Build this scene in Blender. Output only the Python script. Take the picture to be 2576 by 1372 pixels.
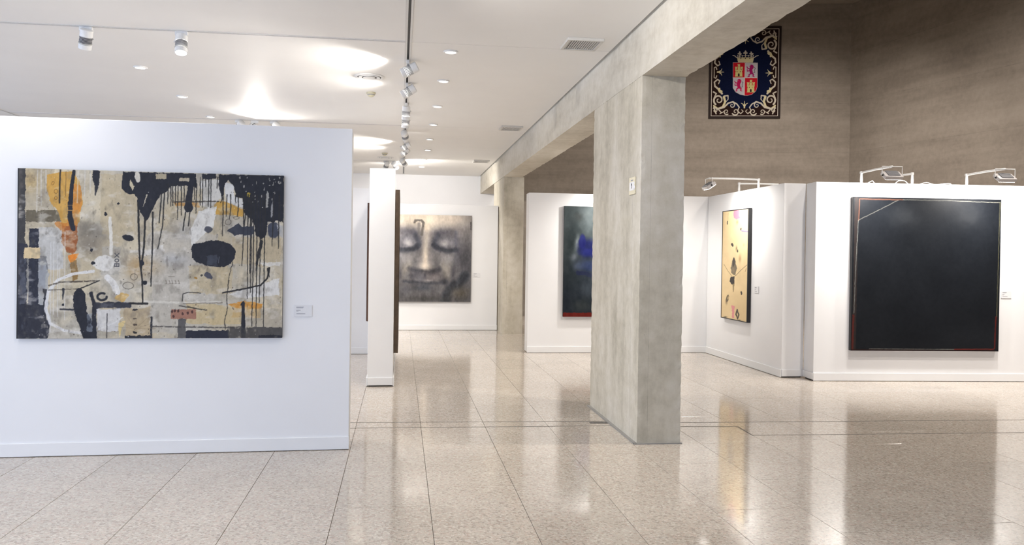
import bpy, bmesh, math, random
import numpy as np
from mathutils import Vector, Matrix

# ------------------------------------------------------------------ camera
W, H = 2576, 1372
FPX, YAW, PITCH, ROLL, CY = 2070.5, .1348, .0088, .0141, -29.7
CAM = np.array([0., 0., 1.6])
scene = bpy.context.scene
col = scene.collection
for o in list(bpy.data.objects):
    bpy.data.objects.remove(o)

def cam_basis():
    F = np.array([math.sin(YAW)*math.cos(PITCH), math.cos(YAW)*math.cos(PITCH), -math.sin(PITCH)])
    R = np.array([math.cos(YAW), -math.sin(YAW), 0.])
    U = np.cross(R, F)
    c, s = math.cos(ROLL), math.sin(ROLL)
    return c*R + s*U, -s*R + c*U, F
CR, CU, CF = cam_basis()
cam_data = bpy.data.cameras.new('camera')
cam = bpy.data.objects.new('camera', cam_data)
col.objects.link(cam)
cam_data.sensor_fit = 'HORIZONTAL'
cam_data.sensor_width = 36.
cam_data.lens = FPX / W * 36.
cam_data.shift_y = CY / W
cam_data.clip_end = 200
M = Matrix.Identity(4)
for i in range(3):
    M[i][0], M[i][1], M[i][2], M[i][3] = CR[i], CU[i], -CF[i], CAM[i]
cam.matrix_world = M
scene.camera = cam

def project(p):
    v = np.array(p, float) - CAM
    return W/2 + FPX*(v@CR)/(v@CF), H/2 + CY - FPX*(v@CU)/(v@CF), v@CF

# ------------------------------------------------------------------ world + exposure
world = bpy.data.worlds.new('daylight')
scene.world = world
world.use_nodes = True
bg = world.node_tree.nodes['Background']
bg.inputs[0].default_value = (.63, .75, 1.0, 1)
bg.inputs[1].default_value = 2.0
vs = scene.view_settings
vs.view_transform = 'Standard'
vs.look = 'None'
vs.gamma = 1
vs.use_curve_mapping = False
vs.exposure = 0.45

SPOT_W, DOWN_W, FLOOD_W, HALL_FILL_W = 62., 36., 21., 400.
HALLC = (1.0, .92, .84)
WARM, NEUTRAL = (1.0, .945, .88), (1.0, .96, .91)

# ------------------------------------------------------------------ materials
def lin(c):
    return tuple(((v/255.)/12.92 if v/255. <= .04045 else ((v/255.+.055)/1.055)**2.4) for v in c)

class NT:
    def __init__(s, name):
        s.m = bpy.data.materials.new(name); s.m.use_nodes = True
        s.t = s.m.node_tree; s.b = s.t.nodes['Principled BSDF']
    def n(s, typ, **kw):
        x = s.t.nodes.new(typ)
        for k, v in kw.items():
            if k.startswith('i_'): x.inputs[k[2:].replace('_', ' ')].default_value = v
            else: setattr(x, k, v)
        return x
    def l(s, a, b): s.t.links.new(a, b)
    def coord(s, kind='Object', scale=(1, 1, 1)):
        c = s.n('ShaderNodeTexCoord'); m = s.n('ShaderNodeMapping')
        s.l(c.outputs[kind], m.inputs['Vector']); m.inputs['Scale'].default_value = scale
        return m.outputs[0]
    def noise(s, vec, scale, detail=4, rough=.55):
        x = s.n('ShaderNodeTexNoise'); x.inputs['Scale'].default_value = scale
        x.inputs['Detail'].default_value = detail; x.inputs['Roughness'].default_value = rough
        s.l(vec, x.inputs['Vector']); return x.outputs['Fac']
    def ramp(s, fac, stops):
        r = s.n('ShaderNodeValToRGB'); e = r.color_ramp.elements
        while len(e) < len(stops): e.new(.5)
        for el, (p, c) in zip(e, stops):
            el.position = p; el.color = (*c, 1) if len(c) == 3 else c
        s.l(fac, r.inputs[0]); return r.outputs[0]
    def mix(s, fac, a, b, mode='MIX'):
        x = s.n('ShaderNodeMix', data_type='RGBA', blend_type=mode)
        if isinstance(fac, (int, float)): x.inputs[0].default_value = fac
        else: s.l(fac, x.inputs[0])
        for v, i in ((a, 6), (b, 7)):
            if isinstance(v, tuple): x.inputs[i].default_value = (*v, 1)
            else: s.l(v, x.inputs[i])
        return x.outputs[2]
    def math(s, op, a, b=0.):
        x = s.n('ShaderNodeMath', operation=op)
        for v, i in ((a, 0), (b, 1)):
            if isinstance(v, (int, float)): x.inputs[i].default_value = v
            else: s.l(v, x.inputs[i])
        return x.outputs[0]
    def bump(s, h, strength=.2, dist=.01):
        x = s.n('ShaderNodeBump'); x.inputs['Strength'].default_value = strength
        x.inputs['Distance'].default_value = dist
        s.l(h, x.inputs['Height']); s.l(x.outputs[0], s.b.inputs['Normal'])

def plain(name, c, rough=.5, metal=0., grain=.04, gscale=40., spec=.5):
    t = NT(name); v = t.coord()
    f = t.noise(v, gscale, 3)
    d = tuple(x*(1-grain) for x in c); u = tuple(min(1, x*(1+grain)) for x in c)
    t.l(t.ramp(f, [(.3, d), (.7, u)]), t.b.inputs['Base Color'])
    t.b.inputs['Roughness'].default_value = rough; t.b.inputs['Metallic'].default_value = metal
    t.b.inputs['Specular IOR Level'].default_value = spec
    return t.m

def painted(name, c, rough=.55, bump=.05):
    t = NT(name); v = t.coord()
    f = t.noise(v, 1.3, 3); d = tuple(x*.975 for x in c)
    t.l(t.ramp(f, [(.35, d), (.65, c)]), t.b.inputs['Base Color'])
    t.b.inputs['Roughness'].default_value = rough
    t.bump(t.noise(v, 180, 3), bump, .004)
    return t.m

def emit(name, c, s):
    t = NT(name)
    t.b.inputs['Base Color'].default_value = (.9, .9, .9, 1)
    t.b.inputs['Emission Color'].default_value = (*c, 1); t.b.inputs['Emission Strength'].default_value = s
    return t.m

def concrete(name, lo, mid, hi, seams=(), streak=(.35, .35, 3.2), bump=.35):
    t = NT(name); v = t.coord()
    a = t.noise(v, .55, 5, .6); b = t.noise(t.coord(scale=streak), 1.4, 5, .6); f = t.noise(v, 9, 6, .65)
    m = t.math('ADD', t.math('MULTIPLY', a, .35), t.math('ADD', t.math('MULTIPLY', b, .4), t.math('MULTIPLY', f, .25)))
    c = t.ramp(m, [(.39, lo), (.5, mid), (.61, hi)])
    sep = t.n('ShaderNodeSeparateXYZ'); t.l(v, sep.inputs[0])
    patch = t.ramp(t.noise(v, 2.6, 6, .7), [(.52, (0, 0, 0)), (.72, (1, 1, 1))])
    lines = None
    for ax, sp, off, wd in seams:
        fr = t.math('FRACT', t.math('DIVIDE', t.math('ADD', sep.outputs[ax], off + t_big), sp))
        ds = t.math('MULTIPLY', t.math('ABSOLUTE', t.math('SUBTRACT', fr, .5)), sp)
        ln = t.math('LESS_THAN', ds, wd)
        lines = ln if lines is None else t.math('MAXIMUM', lines, ln)
    if lines is not None:
        k = t.math('MULTIPLY', lines, t.math('ADD', t.math('MULTIPLY', patch, .45), .12))
        c = t.mix(k, c, tuple(x*.35 for x in lo))
    # pin holes left by air bubbles
    vo = t.n('ShaderNodeTexVoronoi'); vo.inputs['Scale'].default_value = 14.; t.l(v, vo.inputs['Vector'])
    hole = t.math('MULTIPLY', t.math('LESS_THAN', vo.outputs['Distance'], .085), patch)
    c = t.mix(t.math('MULTIPLY', hole, .55), c, tuple(x*.3 for x in lo))
    t.l(c, t.b.inputs['Base Color'])
    t.b.inputs['Roughness'].default_value = .82
    hgt = t.math('ADD', t.math('MULTIPLY', f, .6), t.math('MULTIPLY', t.noise(v, 55, 5, .7), .4))
    if lines is not None: hgt = t.math('SUBTRACT', hgt, t.math('MULTIPLY', lines, .5))
    t.bump(hgt, bump, .012)
    return t.m
t_big = 100.

def granite(name):
    t = NT(name); v = t.coord('Generated')
    g = t.n('ShaderNodeTexCoord'); geo = t.n('ShaderNodeNewGeometry')
    v = geo.outputs['Position']
    oi = t.n('ShaderNodeObjectInfo')
    big = t.noise(v, 1.1, 4, .6)
    base = t.ramp(big, [(.35, lin((184, 172, 157))), (.65, lin((198, 187, 173)))])
    vo = t.n('ShaderNodeTexVoronoi'); vo.inputs['Scale'].default_value = 75.; t.l(v, vo.inputs['Vector'])
    sep = t.n('ShaderNodeSeparateColor'); t.l(vo.outputs['Color'], sep.inputs[0])
    base = t.mix(t.math('MULTIPLY', t.math('GREATER_THAN', sep.outputs[0], .76), .50), base, lin((112, 99, 86)))
    base = t.mix(t.math('MULTIPLY', t.math('GREATER_THAN', sep.outputs[1], .78), .40), base, lin((240, 232, 222)))
    base = t.mix(t.math('MULTIPLY', t.math('GREATER_THAN', sep.outputs[2], .82), .30), base, lin((205, 168, 150)))
    fine = t.noise(v, 210, 3, .7)
    base = t.mix(.30, base, t.ramp(fine, [(.35, (.2, .18, .15)), (.62, (.82, .78, .72))]))
    k = t.math('ADD', t.math('MULTIPLY', oi.outputs['Random'], .10), .90)
    sc = t.n('ShaderNodeVectorMath', operation='SCALE'); t.l(base, sc.inputs[0]); t.l(k, sc.inputs['Scale'])
    t.l(sc.outputs[0], t.b.inputs['Base Color'])
    t.b.inputs['Roughness'].default_value = .075
    rr = t.ramp(t.noise(v, 3.0, 4), [(.3, (.07,)*3), (.7, (.13,)*3)])
    t.l(rr, t.b.inputs['Roughness'])
    t.b.inputs['IOR'].default_value = 1.46
    t.bump(t.noise(v, 1.6, 2), .018, .01)
    return t.m

def attr_mat(name, rough=.55, spec=.4, bump=.15, bscale=90):
    t = NT(name); a = t.n('ShaderNodeVertexColor'); a.layer_name = 'paint'
    t.l(a.outputs['Color'], t.b.inputs['Base Color'])
    t.b.inputs['Roughness'].default_value = rough; t.b.inputs['Specular IOR Level'].default_value = spec
    t.bump(t.noise(t.coord(), bscale, 4), bump, .004)
    return t.m

MAT = dict(
    white=painted('white_wall_paint', (.86, .86, .865)),
    skirting=painted('white_skirting_paint', (.86, .86, .86), .38, .01),
    ceiling=painted('warm_white_ceiling_paint', (.89, .88, .86), .6),
    rearwhite=painted('rear_wall_paint', (.82, .825, .84)),
    metalw=plain('white_powder_coat', (.80, .80, .79), .4),
    grille=plain('aluminium_grille', (.62, .60, .56), .4),
    trackw=plain('white_track_paint', (.74, .73, .71), .45),
    band=plain('grey_heat_sink', (.26, .26, .27), .45),
    housing=plain('lamp_housing_grey', (.52, .49, .48), .45),
    black=plain('black_plastic', (.012, .012, .013), .5),
    dark=plain('dark_void', (.02, .019, .018), .9),
    gap=plain('dark_shadow_gap', (.05, .046, .04), .9),
    grout=plain('dark_grout', (.17, .15, .13), .9),
    strip=plain('dark_joint_strip', (.10, .09, .08), .6),
    plate=plain('caption_card', (.77, .77, .78), .5, grain=.01),
    ink=plain('grey_caption_ink', (.33, .33, .36), .6),
    inkdk=plain('black_print_ink', (.06, .06, .07), .6),
    edge=plain('raw_canvas_edge', (.42, .37, .29), .8, grain=.12),
    edgedk=plain('black_canvas_edge', (.02, .02, .022), .5),
    brown=plain('brown_edge', lin((84, 68, 52)), .55, grain=.25, gscale=14),
    brown2=plain('reddish_brown_wood_edge', lin((92, 60, 44)), .55, grain=.25, gscale=14),
    cream=plain('cream_sign_board', lin((228, 219, 190)), .5),
    signw=plain('white_sign_card', (.84, .84, .84), .4),
    beigep=plain('cream_plastic', lin((206, 200, 172)), .4),
    reflector=plain('bright_reflector', (.9, .9, .88), .15, .7),
    lamp_on=emit('lit_lamp_lens', NEUTRAL, 26.),
    lamp_flood=emit('lit_flood_glass', NEUTRAL, 14.),
    lamp_off=plain('unlit_lamp_lens', (.55, .55, .53), .12),
    lamp_dim=emit('downlight_glow', NEUTRAL, 3.),
    seal=plain('grey_sealant', (.30, .29, .27), .8),
    cable=plain('white_cable', (.78, .78, .76), .45),
    granite=granite('polished_speckled_granite'),
    conc_pillar=concrete('pillar_concrete', lin((170, 163, 145)), lin((199, 192, 175)), lin((216, 210, 197)),
                         seams=((1, .58, .02, .004), (0, .386, .004, .003)), streak=(2.2, 2.2, .5)),
    conc_beam=concrete('beam_concrete', lin((182, 175, 160)), lin((205, 199, 185)), lin((219, 214, 203)),
                       seams=((1, 1.18, .36, .004),), streak=(.8, .5, 2.2)),
    conc_wall=concrete('hall_wall_concrete', lin((115, 106, 97)), lin((130, 121, 111)), lin((142, 133, 123)),
                       seams=((2, 1.22, .1, .006),), streak=(.22, .22, 2.6), bump=.2),
    conc_right=concrete('side_wall_concrete', lin((115, 106, 97)), lin((131, 122, 112)), lin((143, 134, 124)),
                        seams=((2, 1.22, .1, .006),), streak=(.2, .2, 2.0), bump=.2),
)

# ------------------------------------------------------------------ mesh helpers
def link(o, parent=None):
    col.objects.link(o)
    if parent is not None: o.parent = parent
    return o

def tag(o, label, cat, group=None):
    o['label'] = label; o['category'] = cat
    if group: o['group'] = group
    return o

def thing(name, label, cat, mat4=None, group=None):
    o = bpy.data.objects.new(name, None); o.empty_display_size = .1
    col.objects.link(o)
    if mat4 is not None: o.matrix_world = mat4
    return tag(o, label, cat, group)

def frame(origin, xdir):
    x = Vector((xdir[0], xdir[1], 0)).normalized(); z = Vector((0, 0, 1)); y = z.cross(x)
    m = Matrix.Identity(4)
    for i in range(3): m[i][0], m[i][1], m[i][2], m[i][3] = x[i], y[i], z[i], origin[i]
    return m

class B:
    """collects shapes into one mesh"""
    def __init__(s): s.bm = bmesh.new()
    def box(s, x0, x1, y0, y1, z0, z1, bev=0., seg=2, mat=None):
        r = bmesh.ops.create_cube(s.bm, size=1.)
        vs = r['verts']
        for v in vs:
            v.co = Vector((x0+(v.co.x+.5)*(x1-x0), y0+(v.co.y+.5)*(y1-y0), z0+(v.co.z+.5)*(z1-z0)))
        if bev > 0:
            es = list({e for v in vs for e in v.link_edges})
            r2 = bmesh.ops.bevel(s.bm, geom=es, offset=bev, segments=seg, affect='EDGES', profile=.5)
            vs = list({v for f in r2['faces'] for v in f.verts} | {v for v in vs if v.is_valid})
        if mat is not None: bmesh.ops.transform(s.bm, matrix=mat, verts=[v for v in vs if v.is_valid])
        return s
    def cyl(s, p0, p1, r0, r1=None, n=16, caps=True):
        p0, p1 = Vector(p0), Vector(p1); r1 = r0 if r1 is None else r1
        d = (p1-p0); L = d.length; q = d.to_track_quat('Z', 'Y').to_matrix()
        a = [s.bm.verts.new(p0 + q@Vector((r0*math.cos(t), r0*math.sin(t), 0))) for t in [2*math.pi*i/n for i in range(n)]]
        b = [s.bm.verts.new(p1 + q@Vector((r1*math.cos(t), r1*math.sin(t), 0))) for t in [2*math.pi*i/n for i in range(n)]]
        for i in range(n): s.bm.faces.new((a[i], a[(i+1) % n], b[(i+1) % n], b[i]))
        if caps: s.bm.faces.new(a[::-1]); s.bm.faces.new(b)
        return s
    def lathe(s, prof, n=28, axis_mat=None, closed=False):
        rings = []
        for r, z in prof:
            rings.append([s.bm.verts.new(Vector((r*math.cos(2*math.pi*i/n), r*math.sin(2*math.pi*i/n), z))) for i in range(n)])
        new = [v for r in rings for v in r]
        for a, b in zip(rings, rings[1:]):
            for i in range(n): s.bm.faces.new((a[i], a[(i+1) % n], b[(i+1) % n], b[i]))
        if prof[0][0] > 1e-4 and closed: s.bm.faces.new(rings[0][::-1])
        if closed and prof[-1][0] > 1e-4: s.bm.faces.new(rings[-1])
        if axis_mat is not None: bmesh.ops.transform(s.bm, matrix=axis_mat, verts=new)
        return s
    def tube(s, pts, r, n=8):
        pts = [Vector(p) for p in pts]; rings = []
        for i, p in enumerate(pts):
            d = (pts[min(i+1, len(pts)-1)] - pts[max(i-1, 0)]).normalized()
            q = d.to_track_quat('Z', 'Y').to_matrix()
            rings.append([s.bm.verts.new(p + q@Vector((r*math.cos(2*math.pi*k/n), r*math.sin(2*math.pi*k/n), 0))) for k in range(n)])
        for a, b in zip(rings, rings[1:]):
            for i in range(n): s.bm.faces.new((a[i], a[(i+1) % n], b[(i+1) % n], b[i]))
        s.bm.faces.new(rings[0][::-1]); s.bm.faces.new(rings[-1]); return s
    def poly(s, pts, y0, y1):
        """prism from x,z outline between y0 and y1"""
        a = [s.bm.verts.new((p[0], y0, p[1])) for p in pts]; b = [s.bm.verts.new((p[0], y1, p[1])) for p in pts]
        s.bm.faces.new(a); s.bm.faces.new(b[::-1])
        for i in range(len(pts)):
            j = (i+1) % len(pts); s.bm.faces.new((a[j], a[i], b[i], b[j]))
        return s
    def done(s, name, mat, parent=None, smooth=False, kind=None):
        bmesh.ops.recalc_face_normals(s.bm, faces=s.bm.faces)
        me = bpy.data.meshes.new(name); s.bm.to_mesh(me); s.bm.free()
        me.materials.append(MAT[mat] if isinstance(mat, str) else mat)
        if smooth:
            for p in me.polygons: p.use_smooth = True
            try: me.set_sharp_from_angle(angle=math.radians(38))
            except Exception: pass
        o = bpy.data.objects.new(name, me); link(o, parent)
        if kind: o['kind'] = kind
        return o

def dup(root, mat4=None):
    r = root.copy(); col.objects.link(r)
    if mat4 is not None: r.matrix_world = mat4
    for ch in list(root.children):
        c = ch.copy(); col.objects.link(c); c.parent = r
        for g in list(ch.children):
            d = g.copy(); col.objects.link(d); d.parent = c
    return r

def struct(o):
    o['kind'] = 'structure'; return o

# ------------------------------------------------------------------ floor: granite slabs laid in columns
PANEL_H, CEIL, BEAM_Z = 2.585, 3.56, 3.12
random.seed(7)
floor = struct(B().box(-9.2, 15.5, -4.2, 21.6, -.06, -.012).done('floor', 'grout'))
SW, SL, GAP, TH = .588, 1.125, .0028, .012
def slab_mesh():
    b = bmesh.new(); hx, hy, c = (SW-GAP)/2, (SL-GAP)/2, .0012
    def ring(x, y, z): return [b.verts.new(p) for p in ((-x, -y, z), (x, -y, z), (x, y, z), (-x, y, z))]
    r0 = ring(hx, hy, -TH); r1 = ring(hx, hy, -c); r2 = ring(hx-c, hy-c, 0)
    for p, q in ((r0, r1), (r1, r2)):
        for i in range(4): b.faces.new((p[i], p[(i+1) % 4], q[(i+1) % 4], q[i]))
    b.faces.new(r2)
    me = bpy.data.meshes.new('granite_slab'); b.to_mesh(me); b.free(); me.materials.append(MAT['granite']); return me
slab_me = slab_mesh()
offs = {0: .70, 1: 4.85, 2: 5.195, 3: 4.50, -1: 5.66, -2: 5.0}
cells = []
for k in range(-15, 26):
    x0 = -.383 + SW*k
    off = offs.get(k+0, random.uniform(0, SL))
    j = -12
    for j in range(-12, 24):
        y0 = off % SL + SL*j - SL
        xc, yc = x0+SW/2, y0+SL/2
        if yc < -3.6 or yc > 21.0 or xc < -8.9 or xc > 15.2: continue
        px, py, d = project((xc, yc, 0))
        vis = d > 1 and -260 < px < W+260 and 600 < py < H+330
        cells.append((0 if vis else 1, d if vis else 1e3, xc, yc))
cells.sort()
for i, (inv, d, xc, yc) in enumerate(cells[:300]):
    o = bpy.data.objects.new('granite_slab', slab_me); link(o, floor); o.location = (xc, yc, 0)
bm = bmesh.new()
for inv, d, xc, yc in cells[300:]:
    t0 = len(bm.verts); bm.from_mesh(slab_me); bm.verts.ensure_lookup_table()
    for v in bm.verts[t0:]: v.co += Vector((xc, yc, 0))
me = bpy.data.meshes.new('far_granite_slabs'); bm.to_mesh(me); bm.free(); me.materials.append(MAT['granite'])
o = link(bpy.data.objects.new('far_granite_slabs', me), floor); o['kind'] = 'stuff'

def strip(pts, w=.011):
    b = B()
    for (x0, y0), (x1, y1) in zip(pts, pts[1:]):
        d = Vector((x1-x0, y1-y0, 0)); n = Vector((-d.y, d.x, 0)).normalized()*w/2
        q = [Vector((x0, y0, 0))-n, Vector((x1, y1, 0))-n, Vector((x1, y1, 0))+n, Vector((x0, y0, 0))+n]
        lo = [b.bm.verts.new(p + Vector((0, 0, -.004))) for p in q]; hi = [b.bm.verts.new(p + Vector((0, 0, .0012))) for p in q]
        b.bm.faces.new(hi)
        for i in range(4): b.bm.faces.new((lo[i], lo[(i+1) % 4], hi[(i+1) % 4], hi[i]))
    return b.done('joint_strip', 'strip', floor)
strip([(-6.0, 7.93), (-.41, 7.79), (1.995, 7.70)]); strip([(-6.0, 7.66), (-.40, 7.545), (1.995, 7.49)])
strip([(2.39, 7.592), (2.685, 7.584), (6.23, 7.485), (12.5, 7.31)])
strip([(2.39, 7.412), (2.623, 7.407), (3.165, 7.371), (3.145, 7.0), (5.77, 6.93), (12.5, 6.75)])

# ------------------------------------------------------------------ ceiling
ceil = struct(B().box(-9.2, 1.975, -4.2, 21.0, CEIL+.05, CEIL+.09).done('ceiling', 'gap'))
TY = [-2.5, 2.62, 7.75, 12.88, 17.98]
ys = [-4.2] + TY + [21.0]
def cpanel(x0, x1, y0, y1):
    B().box(x0, x1, y0, y1, CEIL, CEIL+.05).done('ceiling_panel', 'ceiling', ceil)
TX, TX2 = .05, -5.7
for i in range(len(ys)-1):
    g0 = .004 if i else 0; g1 = .004
    cpanel(TX+.031, 1.972, ys[i]+g0, ys[i+1]-g1)
    cpanel(TX2+.03, TX-.031, ys[i]+(.03 if i else 0), ys[i+1]-.03)
    cpanel(-9.2, TX2-.03, ys[i]+g0, ys[i+1]-g1)

def track(name, label, p0, p1):
    """recessed lighting track: two white rails with a dark slot"""
    d = Vector(p1)-Vector(p0); L = d.length
    t = thing(name, label, 'light track', frame(p0, d), 'recessed lighting tracks')
    B().box(0, L, -.030, -.011, -.004, .035).done('rail', 'trackw', t)
    B().box(0, L, .011, .030, -.004, .035).done('rail', 'trackw', t)
    B().box(0, L, -.011, .011, .018, .035).done('slot', 'black' if name == 'lighting_track' and abs(d.x) < 1e-3 else 'trackw', t)
    return t
track('lighting_track', 'long recessed lighting track with dark slot running front to back across ceiling', (TX, -4.0, CEIL), (TX, 20.9, CEIL))
track('lighting_track', 'white ceiling track at far left edge, running front to back above the left partition', (TX2, -4.0, CEIL), (TX2, 20.9, CEIL))
for y, lb in ((7.75, 'white crosswise ceiling track nearest the viewer, carrying two spotlights'),
              (12.88, 'white crosswise ceiling track with three spotlights just above the left partition'),
              (17.98, 'farthest white crosswise ceiling track near the rear wall')):
    track('lighting_track', lb, (TX2+.03, y, CEIL), (TX-.031, y, CEIL))

# ------------------------------------------------------------------ concrete pillars and beams
random.seed(3)
def rough_block(name, x0, x1, y0, y1, z0, z1, mat, label, cat, amp=.006, step=.035, group=None):
    """cast concrete block, faces gridded, arrises chipped and uneven"""
    b = bmesh.new(); eps = 1e-5
    def cuts(a, c): 
        n = max(1, int(round((c-a)/step))); return [a+(c-a)*i/n for i in range(n+1)]
    vmap = {}
    def V(x, y, z):
        k = (round(x, 4), round(y, 4), round(z, 4))
        if k not in vmap: vmap[k] = b.verts.new((x, y, z))
        return vmap[k]
    xs, ys_, zs = cuts(x0, x1), cuts(y0, y1), cuts(z0, z1)
    for z in (z0, z1):
        for i in range(len(xs)-1):
            for j in range(len(ys_)-1): b.faces.new((V(xs[i], ys_[j], z), V(xs[i+1], ys_[j], z), V(xs[i+1], ys_[j+1], z), V(xs[i], ys_[j+1], z)))
    for y in (y0, y1):
        for i in range(len(xs)-1):
            for j in range(len(zs)-1): b.faces.new((V(xs[i], y, zs[j]), V(xs[i+1], y, zs[j]), V(xs[i+1], y, zs[j+1]), V(xs[i], y, zs[j+1])))
    for x in (x0, x1):
        for i in range(len(ys_)-1):
            for j in range(len(zs)-1): b.faces.new((V(x, ys_[i], zs[j]), V(x, ys_[i+1], zs[j]), V(x, ys_[i+1], zs[j+1]), V(x, ys_[i], zs[j+1])))
    cx, cy = (x0+x1)/2, (y0+y1)/2
    for v in b.verts:
        ex = min(abs(v.co.x-x0), abs(v.co.x-x1)) < eps; ey = min(abs(v.co.y-y0), abs(v.co.y-y1)) < eps
        ez = min(abs(v.co.z-z0), abs(v.co.z-z1)) < eps
        if ex+ey+ez >= 2 and not (ez and abs(v.co.z-z0) < eps and z0 < .01):
            k = random.random()**2*amp
            if ex: v.co.x += k*(1 if v.co.x < cx else -1)
            if ey: v.co.y += k*(1 if v.co.y < cy else -1)
            if ez and z0 > .01: v.co.z += k*(1 if v.co.z < (z0+z1)/2 else -1)
    bmesh.ops.recalc_face_normals(b, faces=b.faces)
    me = bpy.data.meshes.new(name); b.to_mesh(me); b.free(); me.materials.append(MAT[mat])
    o = bpy.data.objects.new(name, me); link(o); return tag(o, label, cat, group)
PX0, PX1 = 2.004, 2.386
pil = rough_block('concrete_pillar', PX0, PX1, 6.752, 8.49, 0, BEAM_Z, 'conc_pillar',
                  'massive grey board-marked concrete pillar in the middle of the gallery', 'pillar', .005)
B().box(PX0-.03, PX0, 6.74, 8.50, 0, .008).done('base_seal', 'seal', pil)
B().box(PX0-.03, PX1+.01, 6.728, 6.752, 0, .008).done('base_seal', 'seal', pil)
rough_block('concrete_pillar', PX0+.012, PX1+.035, 16.2, 17.95, 0, BEAM_Z, 'conc_pillar',
            'distant concrete pillar standing beside the panel with the face painting', 'pillar', .004, .1)
rough_block('concrete_beam', PX0, PX1, -4.2, 21.0, BEAM_Z, 4.3, 'conc_beam',
            'long concrete beam resting on the pillars, running along the ceiling edge', 'beam', .006, .07)
struct(B().box(PX0+.02, PX1-.02, -4.2, 21.0, 4.3, 7.9).done('wall_upper', 'conc_wall'))

# ------------------------------------------------------------------ walls
struct(B().box(-9.2, 2.36, 21.0, 21.25, 0, CEIL+.3).done('wall_rear', 'rearwhite'))
struct(B().box(-9.0, 2.0, 20.985, 21.0, 0, .10).done('baseboard_rear', 'skirting'))
struct(B().box(-9.4, -9.2, 13.0, 21.25, 0, CEIL+.3).done('wall_left', 'rearwhite'))
CORN = Vector((10.97, 19.08, 0)); HDIR = (CORN-Vector((2.4, 21.0, 0))).normalized()
hw = struct(B().box(-.05, (CORN-Vector((2.4, 21., 0))).length+.3, 0, .3, 0, 8.0).done('wall_hall', 'conc_wall'))
hw.matrix_world = frame((2.4, 21.0, 0), HDIR)
RDIR = Vector((math.sin(math.radians(10.7)), -math.cos(math.radians(10.7)), 0))
rw = struct(B().box(0, 24., 0, .3, 0, 8.0).done('wall_right', 'conc_right'))
rw.matrix_world = frame(CORN, RDIR)
struct(B().box(2.0, 16.5, -4.5, -4.2, 0, 8.0).done('wall_daylight_block', 'conc_wall'))  # unseen wall added to keep daylight off the hall-side fronts
hc = struct(B().box(2.0, 17., -4.2, 22.5, 7.9, 8.1).done('ceiling_hall', 'conc_wall'))

# ------------------------------------------------------------------ exhibition partitions
def partition(name, label, p0, p1, thick=.30, base=('front',), z1=PANEL_H, ends=(False, False)):
    d = Vector((p1[0]-p0[0], p1[1]-p0[1], 0)); L = d.length
    t = thing(name, label, 'partition wall', frame((p0[0], p0[1], 0), d), 'white exhibition partitions')
    t['L'] = L
    B().box(0, L, 0, thick, .012, z1, .004).done('panel', 'white', t)
    B().box(.02, L-.02, .02, thick-.02, 0, .012).done('plinth', 'dark', t)
    if 'front' in base: B().box(-.002, L+.002, -.013, 0, .004, .105, .003).done('baseboard', 'skirting', t)
    if 'back' in base: B().box(-.002, L+.002, thick, thick+.013, .004, .105, .003).done('baseboard', 'skirting', t)
    if ends[0]: B().box(-.013, 0, .004, thick-.004, .018, .105, .002).done('baseboard', 'skirting', t)
    if ends[1]: B().box(L, L+.013, .004, thick-.004, .018, .105, .002).done('baseboard', 'skirting', t)
    return t
LU = Vector((2.588, .070, 0)).normalized()
L0 = Vector((-.394, 6.744, 0)) - LU*5.6
pL = partition('partition_wall', 'large white partition in the left foreground carrying the drip-paint abstract', L0, (-.394, 6.744), base=('front',))
pB = partition('partition_wall', 'narrow white partition seen end-on with artworks on both its sides', (-.071, 9.862), (-.071, 12.99), base=('front', 'back'), ends=(True, False))
# that frame runs away from the viewer: local y points to -X
pD = partition('partition_wall', 'white partition glimpsed behind the end-on partition, left of it', (-3.3, 13.0), (-.375, 13.0))
pC = partition('partition_wall', 'white rear partition carrying the large painted face', (-.75, 16.95), (2.002, 16.985), thick=.2)
B().box(2.752, 2.765, 0, .2, .01, PANEL_H-.02).done('edge_strip', 'brown', pC)  # thin dark brown strip down the panel's right end
pE = partition('partition_wall', 'white partition behind the pillar carrying the dark blue painting', (2.04, 13.10), (5.045, 13.065), base=('front',), ends=(False, False))
pF = partition('partition_wall', 'white partition in side view carrying the tall ochre painting', (5.035, 13.06), (5.035, 10.345), thick=.305, ends=(False, True))
G0 = Vector((5.324, 10.041, 0)); GU = Vector((8.183-5.324, 9.848-10.041, 0)).normalized()
pG = partition('partition_wall', 'white partition at right carrying the big black painting', G0, G0+GU*5.2, ends=(True, False))
for pnl in (pE, pL, pD): pass

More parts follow.
